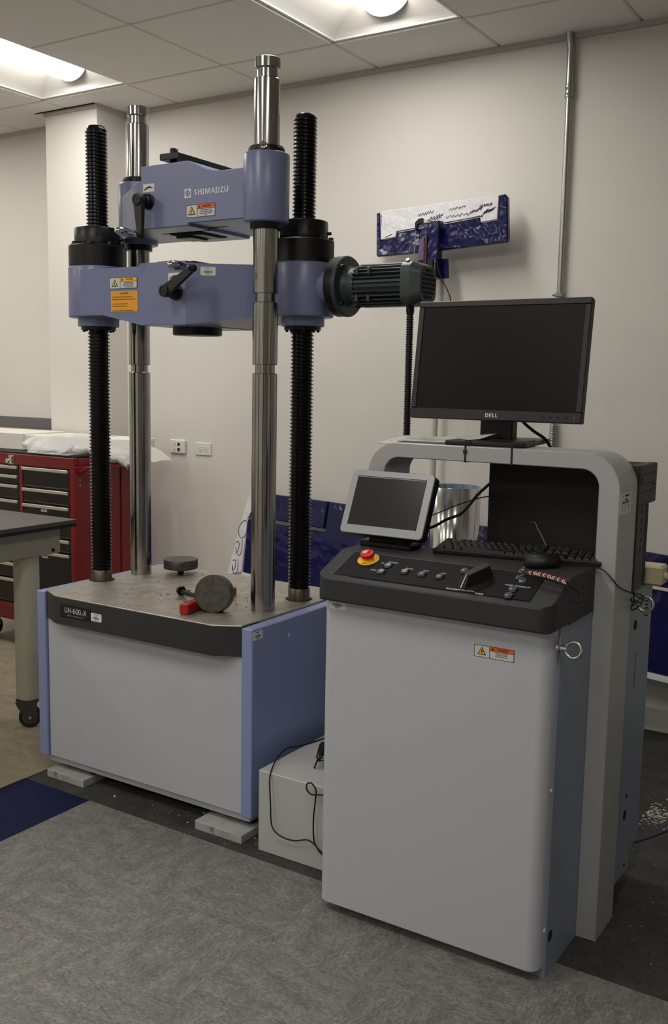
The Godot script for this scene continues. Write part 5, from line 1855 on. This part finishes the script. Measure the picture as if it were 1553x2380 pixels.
func background_items() -> void:
	var X := Vector3.RIGHT
	var Y := Vector3.UP
	var Z := Vector3.BACK
	# conduit on the wall
	var cx := 1.543
	var cz := 0.021
	var t := thing("wall_conduit", "galvanised conduit pipe running down the back wall from the ceiling", "conduit", Vector3(cx, 1.3, 0.02))
	var b := {}
	tube(S(b, "zinc"), spline([Vector3(cx, 2.66, cz), Vector3(cx, 2.78, cz), Vector3(cx, 2.845, cz + 0.002), Vector3(cx - 0.004, 2.88, cz + 0.008), Vector3(cx - 0.005, 2.93, cz + 0.02)]), 0.0155, 16)
	put(b, "upper_pipe", t)
	b = {}
	tube(S(b, "zinc"), [Vector3(cx, 1.27, cz), Vector3(cx, 2.66, cz)], 0.0125, 16)
	put(b, "lower_pipe", t)
	b = {}
	lathe(S(b, "zinc"), [V(0.0125, 2.642), V(0.0175, 2.643), V(0.0185, 2.65), V(0.0165, 2.654), V(0.0155, 2.665), V(0.0165, 2.676), V(0.0185, 2.68), V(0.0185, 2.688), V(0.0175, 2.695), V(0.0155, 2.696)], at(Vector3(cx, 0, cz)), 24, 0.6)
	put(b, "coupling", t)
	b = {}
	box(S(b, "zinc"), Vector3(cx - 0.017, 1.826, 0.0), Vector3(cx + 0.017, 1.844, 0.037), 0.003)
	bolt(S(b, "zinc"), Vector3(cx - 0.01, 1.835, 0.03), Vector3(-1, 0, 0.3), 0.0045, 0.018)
	put(b, "clamp", t)
	b = {}
	for i in 28:
		torus(S(b, "zinc"), 0.0135, 0.0042, at(Vector3(cx, 0.995 + i * 0.0105, cz)), 18, 6)
	put(b, "flexible_sleeve", t)
	# ring of dark hole where it enters the ceiling
	b = {}
	lathe(S(b, "dark_gap"), [V(0.0, 2.8985), V(0.027, 2.8985), V(0.027, 2.8995), V(0, 2.8995)], at(Vector3(cx - 0.004, 0, cz + 0.011)), 20)
	put(b, "ceiling_hole", t)
	# data plate and outlet
	t = thing("data_plate", "white wall plate with two dark network jacks", "wall plate", Vector3(-0.622, 1.077, 0))
	b = {}
	var xf := face(Vector3(-0.622, 1.077, 0.0), X, Y)
	box(S(b, "paper"), Vector3(-0.057, -0.04, 0), Vector3(0.057, 0.04, 0.014), 0.01, xf)
	put(b, "cover", t)
	for j in 2:
		b = {}
		box(S(b, "paper"), Vector3(-0.002, -0.028 + j * 0.029, 0.0135), Vector3(0.026, -0.003 + j * 0.029, 0.0155), 0.001, xf)
		box(S(b, "black_matte"), Vector3(0.003, -0.024 + j * 0.029, 0.0155), Vector3(0.021, -0.007 + j * 0.029, 0.0158), 0, xf)
		put(b, "network_jack", t)
		b = {}
		box(S(b, "paper_grey"), Vector3(-0.027, -0.025 + j * 0.029, 0.0135), Vector3(-0.012, -0.006 + j * 0.029, 0.0155), 0.001, xf)
		put(b, "blank_insert", t)
	t = thing("wall_outlet", "white horizontal double power outlet on the back wall", "power outlet", Vector3(-0.443, 1.072, 0))
	xf = face(Vector3(-0.443, 1.072, 0.0), X, Y)
	b = {}
	box(S(b, "paper"), Vector3(-0.0575, -0.035, 0), Vector3(0.0575, 0.035, 0.007), 0.004, xf)
	put(b, "cover", t)
	for s in [-1.0, 1.0]:
		b = {}
		prism(S(b, "paper"), rrect(0.028, 0.034, 0.012, 5, s * 0.0195, 0), 0.006, 0.0085, xf, 0.001)
		for q in [V(0.003, 0.008), V(0.003, -0.008), V(-0.008, 0.0)]:
			box(S(b, "print_flat"), Vector3(s * 0.0195 + q.x - 0.0028, q.y - 0.0013, 0.0085), Vector3(s * 0.0195 + q.x + 0.0028, q.y + 0.0013, 0.0088), 0, xf)
		put(b, "socket", t)
	# ---- toolbox
	var fz := 0.685
	var xr := -0.716
	var xl := -1.52
	t = thing("tool_chest", "red rolling tool chest with black drawers against the back wall", "tool chest", Vector3(-1.12, 0, 0.48))
	b = {}
	var s := S(b, "tool_red")
	box(s, Vector3(xl, 0.14, 0.285), Vector3(xr, 1.04, fz - 0.02), 0.004)
	# face frame
	for e in [[xl, 0.985, xr, 1.043], [xl, 0.14, xr, 0.232], [xr - 0.034, 0.232, xr, 0.985], [xl, 0.232, xl + 0.034, 0.985], [-1.131, 0.232, -1.103, 0.985]]:
		box(s, Vector3(e[0], e[1], fz - 0.03), Vector3(e[2], e[3], fz), 0.003)
	# folded ribs on the side
	box(s, Vector3(xr - 0.002, 0.16, 0.62), Vector3(xr + 0.008, 1.0, fz - 0.001), 0.003)
	box(s, Vector3(xr - 0.002, 0.16, 0.29), Vector3(xr + 0.008, 1.0, 0.36), 0.003)
	put(b, "body", t)
	b = {}
	box(S(b, "black_matte"), Vector3(xl + 0.01, 1.04, 0.3), Vector3(xr - 0.01, 1.052, fz - 0.012), 0.002)
	put(b, "top_mat", t)
	for col in [[-1.1, -0.752, [0.982, 0.872, 0.79, 0.706, 0.62, 0.546, 0.232]], [-1.484, -1.134, [0.982, 0.932, 0.88, 0.8, 0.71, 0.62, 0.54, 0.458, 0.372, 0.236]]]:
		var ys: Array = col[2]
		for i in ys.size() - 1:
			b = {}
			box(S(b, "drawer_black"), Vector3(col[0], ys[i + 1] + 0.006, fz - 0.012), Vector3(col[1], ys[i] - 0.003, fz - 0.003), 0.002)
			box(S(b, "drawer_black"), Vector3(col[0] + 0.002, ys[i + 1] + 0.005, fz - 0.006), Vector3(col[1] - 0.002, ys[i + 1] + 0.012, fz + 0.001), 0.002)
			var dr := put(b, "drawer", t)
			b = {}
			box(S(b, "drawer_trim"), Vector3(col[0] - 0.002, ys[i] - 0.0195, fz - 0.004), Vector3(col[1] - 0.006, ys[i] - 0.003, fz + 0.009), 0.002)
			put(b, "pull", dr)
			if col[0] > -1.2 and (i == 2 or i == 5):
				b = {}
				plate(b, "paper_grey", face(Vector3(-0.945, ys[i] - 0.031, fz - 0.003), X, Y), 0.044, 0.014, 0, 0, 0.001)
				text(b, "print", "TOOLS", 0.006, face(Vector3(-0.945, ys[i] - 0.031, fz - 0.002), X, Y))
				put(b, "drawer_label", dr)
	b = {}
	box(S(b, "chrome"), Vector3(-1.205, 0.985, fz), Vector3(-1.165, 1.035, fz + 0.004), 0.002)
	cyl(S(b, "chrome"), 0.013, 0.0, 0.012, along(Vector3(-1.207, 1.003, fz + 0.002), Z), 18)
	box(S(b, "chrome"), Vector3(-1.196, 0.99, fz + 0.004), Vector3(-1.172, 1.03, fz + 0.009), 0.003)
	put(b, "latch", t)
	b = {}
	tube(S(b, "tool_red"), spline([Vector3(xr, 0.965, 0.655), Vector3(xr + 0.045, 0.985, 0.655), Vector3(xr + 0.055, 0.995, 0.648), Vector3(xr + 0.055, 0.995, 0.6)]), 0.011, 10)
	tube(S(b, "tool_red"), [Vector3(xr + 0.055, 0.995, 0.665), Vector3(xr + 0.055, 0.995, 0.3)], 0.011, 12)
	tube(S(b, "tool_red"), [Vector3(xr, 0.97, 0.32), Vector3(xr + 0.055, 0.995, 0.32)], 0.009, 8)
	for y in [0.93, 0.905]:
		bolt(S(b, "zinc"), Vector3(xr + 0.008, y, 0.655), X, 0.006, 0.004)
	put(b, "push_handle", t)
	for q in [Vector3(-0.78, 0, 0.62), Vector3(-1.45, 0, 0.62), Vector3(-0.78, 0, 0.35), Vector3(-1.45, 0, 0.35)]:
		b = {}
		cyl(S(b, "rubber"), 0.055, -0.018, 0.018, along(q + Vector3(0, 0.058, 0), X), 24, 0.004)
		box(S(b, "zinc"), q + Vector3(-0.03, 0.06, -0.03), q + Vector3(0.03, 0.142, 0.03), 0.004)
		put(b, "caster", t)
	# ---- foam and film on the chest
	t = thing("foam_block", "thick white polystyrene foam slab on tool chest, front left one", "foam block", Vector3(-1.6, 1.052, 0.5))
	b = {}
	plan(S(b, "foam"), [V(-2.05, 0.585), V(-1.235, 0.565), V(-1.245, 0.25), V(-2.05, 0.25)], 1.053, 1.142, 0.003)
	put(b, "slab", t)
	t = thing("foam_block", "white foam slab wrapped in plastic film along back of tool chest", "foam block", Vector3(-0.95, 1.052, 0.42))
	b = {}
	plan(S(b, "foam"), [V(-1.235, 0.55), V(-0.58, 0.43), V(-0.58, 0.24), V(-1.235, 0.24)], 1.053, 1.135, 0.004)
	put(b, "slab", t)
	t = thing("plastic_film", "crumpled translucent plastic sheet draped over foam on the red tool chest", "plastic sheet", Vector3(-0.85, 1.05, 0.55))
	b = {}
	var nz := FastNoiseLite.new()
	nz.seed = 4
	nz.frequency = 5.0
	nz.noise_type = FastNoiseLite.TYPE_CELLULAR
	nz.cellular_return_type = FastNoiseLite.RETURN_DISTANCE
	nz.fractal_octaves = 2
	var nu := 56
	var nv := 26
	var grid := []
	for i in nu + 1:
		var row := []
		for j in nv + 1:
			var u := float(i) / nu
			var v := float(j) / nv
			var x := lerpf(-1.06, -0.40, u) - 0.03 * v
			var zf := lerpf(0.585, 0.50, u)
			var hang := 0.075 + 0.02 * absf(sin(u * 8.0 + 0.6)) if u < 0.42 else 0.045 + 0.015 * absf(sin(u * 11.0))
			if u < 0.06 or u > 0.96:
				hang *= 0.6
			var p := Vector3()
			if v < 0.45:
				p = Vector3(x, 1.143 - 0.02 * u, lerpf(0.30, zf, v / 0.45))
			else:
				var w := (v - 0.45) / 0.55
				p = Vector3(x, 1.14 - 0.02 * u - hang * 1.25 * w, zf + (0.115 if u < 0.42 else 0.075) * sin(w * PI * 0.72))
			if x > -0.7:
				p.y -= (x + 0.7) * 0.22 + 0.3 * maxf(0.0, x + 0.48)
			var nn := nz.get_noise_3d(p.x, p.y * 1.2, p.z)
			var edge := clampf(minf(v * 4.0, 1.0), 0.2, 1.0)
			p += Vector3(0.008 * nn, 0.034 * (nn + 0.45) * edge, 0.036 * (nn + 0.3) * v)
			p.y = maxf(p.y, 1.03 if p.z > 0.69 else (1.056 if p.x < xr else 0.9))
			if p.y < 1.06 and p.x < xr:
				p.z = maxf(p.z, 0.698)
			row.append(p)
		grid.append(row)
	for i in nu:
		for j in nv:
			var a: Vector3 = grid[i][j]
			var c: Vector3 = grid[i + 1][j]
			var d: Vector3 = grid[i + 1][j + 1]
			var e: Vector3 = grid[i][j + 1]
			var n1 := (c - a).cross(e - a).normalized()
			if n1.y + n1.z < 0:
				n1 = -n1
			tri(S(b, "film"), a, c, e, n1, n1, n1)
			var n2 := (d - c).cross(e - c).normalized()
			if n2.y + n2.z < 0:
				n2 = -n2
			tri(S(b, "film"), c, d, e, n2, n2, n2)
	put(b, "sheet", t)
	# ---- bench on casters, cut by the left edge
	t = thing("work_bench", "beige rolling work bench with dark laminate top at the left edge", "work bench", Vector3(-0.8, 0, 1.95))
	b = {}
	box(S(b, "bench_top"), Vector3(-1.9, 0.845, 1.30), Vector3(-0.04, 0.862, 2.7), 0.001)
	box(S(b, "bench_edge"), Vector3(-1.898, 0.832, 1.302), Vector3(-0.042, 0.8605, 2.698), 0.001)
	put(b, "bench_top", t)
	b = {}
	box(S(b, "bench_beige"), Vector3(-1.8, 0.719, 1.335), Vector3(-0.1, 0.832, 2.62), 0.005)
	bolt(S(b, "black_bolt"), Vector3(-0.1, 0.736, 1.378), X, 0.008, 0.004)
	put(b, "apron", t)
	for q in [V(-0.152, 1.475), V(-1.72, 1.475), V(-0.152, 2.5), V(-1.72, 2.5)]:
		b = {}
		prism(S(b, "bench_beige"), rrect(0.094, 0.094, 0.036, 6), 0.118, 0.72, Transform3D(Basis(X, Vector3(0, 0, -1), Y), Vector3(q.x, 0, q.y)), 0.003)
		var lg := put(b, "leg", t)
		b = {}
		cyl(S(b, "rubber"), 0.046, -0.014, 0.014, along(Vector3(q.x + 0.028, 0.0492, q.y + 0.02), Vector3(0.75, 0, 0.66)), 28, 0.005)
		cyl(S(b, "caster_grey"), 0.034, -0.0155, 0.0155, along(Vector3(q.x + 0.028, 0.0492, q.y + 0.02), Vector3(0.75, 0, 0.66)), 24, 0.003)
		bolt(S(b, "zinc"), Vector3(q.x + 0.028, 0.0492, q.y + 0.02) + Vector3(0.75, 0, 0.66) * 0.024, Vector3(0.75, 0, 0.66), 0.007, 0.006)
		for sd in [-1.0, 1.0]:
			var fx := face(Vector3(q.x + 0.028, 0.0492, q.y + 0.02) + Vector3(0.75, 0, 0.66) * 0.0195 * sd, Vector3(0.66, 0, -0.75), Y)
			prism(S(b, "caster_grey"), PackedVector2Array([V(-0.058, 0.07), V(0.03, 0.07), V(0.024, 0.01), V(0.01, -0.012), V(-0.012, -0.01), V(-0.05, 0.045)]), -0.0015, 0.0015, fx)
		cyl(S(b, "caster_grey"), 0.04, 0.1, 0.119, at(Vector3(q.x, 0, q.y)), 24)
		put(b, "caster", lg)

func cables() -> void:
	# corrugated motor cable
	var t := thing("corrugated_cable", "black corrugated cable hanging down from the grey motor", "cable", Vector3(1.543, 1.0, 1.365))
	var b := {}
	tube(S(b, "black_plastic"), [Vector3(1.543, 0.02, 1.365), Vector3(1.543, 1.668, 1.365)], 0.0095, 12)
	var yy := 0.65
	while yy < 1.662:
		lathe(S(b, "black_plastic"), [V(0.009, yy), V(0.0122, yy + 0.0012), V(0.0122, yy + 0.0036), V(0.009, yy + 0.0048)], at(Vector3(1.543, 0, 1.365)), 12)
		yy += 0.0078
	put(b, "sleeve", t)
	# thin lead looping over the low grey box
	t = thing("black_lead", "thin black lead hanging and looping over front of the low grey box", "cable", Vector3(1.45, 0.26, 1.8))
	b = {}
	tube(S(b, "cord_black"), spline([Vector3(1.36, 0.2645, 1.36), Vector3(1.345, 0.2645, 1.43), Vector3(1.328, 0.2645, 1.5), Vector3(1.305, 0.266, 1.60), Vector3(1.296, 0.275, 1.66), Vector3(1.31, 0.272, 1.73), Vector3(1.345, 0.268, 1.81), Vector3(1.358, 0.245, 1.84), Vector3(1.366, 0.18, 1.846), Vector3(1.374, 0.105, 1.848), Vector3(1.405, 0.08, 1.847), Vector3(1.455, 0.078, 1.845), Vector3(1.50, 0.092, 1.843), Vector3(1.53, 0.083, 1.843), Vector3(1.55, 0.066, 1.845), Vector3(1.60, 0.05, 1.85)], 10), 0.0023, 8)
	tube(S(b, "cord_black"), spline([Vector3(1.60, 0.06, 1.85), Vector3(1.548, 0.075, 1.848), Vector3(1.527, 0.1, 1.846), Vector3(1.522, 0.165, 1.843), Vector3(1.53, 0.235, 1.845), Vector3(1.532, 0.262, 1.85), Vector3(1.518, 0.277, 1.852), Vector3(1.502, 0.27, 1.85), Vector3(1.5, 0.252, 1.848), Vector3(1.512, 0.24, 1.846), Vector3(1.53, 0.243, 1.85), Vector3(1.56, 0.25, 1.85), Vector3(1.60, 0.25, 1.84)], 10), 0.0023, 8)
	put(b, "lead", t)
	# touch screen cable
	t = thing("display_cable", "thick black cable running from the touch screen up behind the arch", "cable", Vector3(1.87, 1.08, 1.66))
	b = {}
	tube(S(b, "cord_black"), spline([Vector3(1.76, 1.05, 1.76), Vector3(1.785, 1.042, 1.66), Vector3(1.83, 1.068, 1.65), Vector3(1.874, 1.088, 1.65), Vector3(1.90, 1.115, 1.65), Vector3(1.925, 1.147, 1.65), Vector3(1.968, 1.188, 1.65)]), 0.0042, 10)
	tube(S(b, "cord_black"), spline([Vector3(1.965, 1.185, 1.65), Vector3(1.99, 1.21, 1.648), Vector3(2.004, 1.24, 1.64), Vector3(2.006, 1.262, 1.63)]), 0.0018, 8)
	put(b, "cable", t)
	t = thing("signal_cable", "thin black cable stretched from touch screen back to the computer", "cable", Vector3(1.87, 1.1, 1.65))
	b = {}
	tube(S(b, "cord_black"), spline([Vector3(1.76, 1.06, 1.76), Vector3(1.79, 1.078, 1.66), Vector3(1.86, 1.112, 1.64), Vector3(1.93, 1.138, 1.63), Vector3(1.975, 1.142, 1.6), Vector3(2.0, 1.14, 1.588)]), 0.0017, 8)
	put(b, "cable", t)
	t = thing("thin_wire", "thin grey wire standing up behind the keyboard in front of tower", "cable", Vector3(2.1, 1.03, 1.62))
	b = {}
	tube(S(b, "print_grey"), spline([Vector3(2.128, 1.02, 1.64), Vector3(2.11, 1.045, 1.63), Vector3(2.092, 1.066, 1.62), Vector3(2.082, 1.077, 1.61), Vector3(2.072, 1.078, 1.6), Vector3(2.06, 1.074, 1.586)]), 0.0012, 6)
	put(b, "wire", t)
	t = thing("loose_lead", "thin black lead dangling beside left edge of the computer tower", "cable", Vector3(1.945, 1.0, 1.6))
	b = {}
	tube(S(b, "cord_black"), spline([Vector3(1.975, 1.128, 1.59), Vector3(1.955, 1.118, 1.6), Vector3(1.945, 1.1, 1.61), Vector3(1.949, 1.07, 1.61), Vector3(1.957, 1.03, 1.61), Vector3(1.957, 1.003, 1.6)]), 0.0016, 6)
	put(b, "lead", t)
	t = thing("monitor_cable", "black cable dropping behind the monitor stand", "cable", Vector3(2.02, 1.3, 1.48))
	b = {}
	tube(S(b, "cord_black"), spline([Vector3(1.96, 1.39, 1.52), Vector3(1.99, 1.348, 1.5), Vector3(2.02, 1.322, 1.49), Vector3(2.055, 1.296, 1.48), Vector3(2.08, 1.24, 1.46)]), 0.0045, 8)
	put(b, "cable", t)
	t = thing("floor_cable", "thin dark blue cable curving up off bare floor right of the cabinet", "cable", Vector3(2.45, 0.1, 1.1))
	b = {}
	tube(S(b, "plane_blue"), spline([Vector3(2.28, 0.075, 1.30), Vector3(2.335, 0.085, 1.25), Vector3(2.42, 0.12, 1.15), Vector3(2.5, 0.2, 1.05), Vector3(2.56, 0.3, 0.98)]), 0.0028, 8)
	put(b, "cable", t)
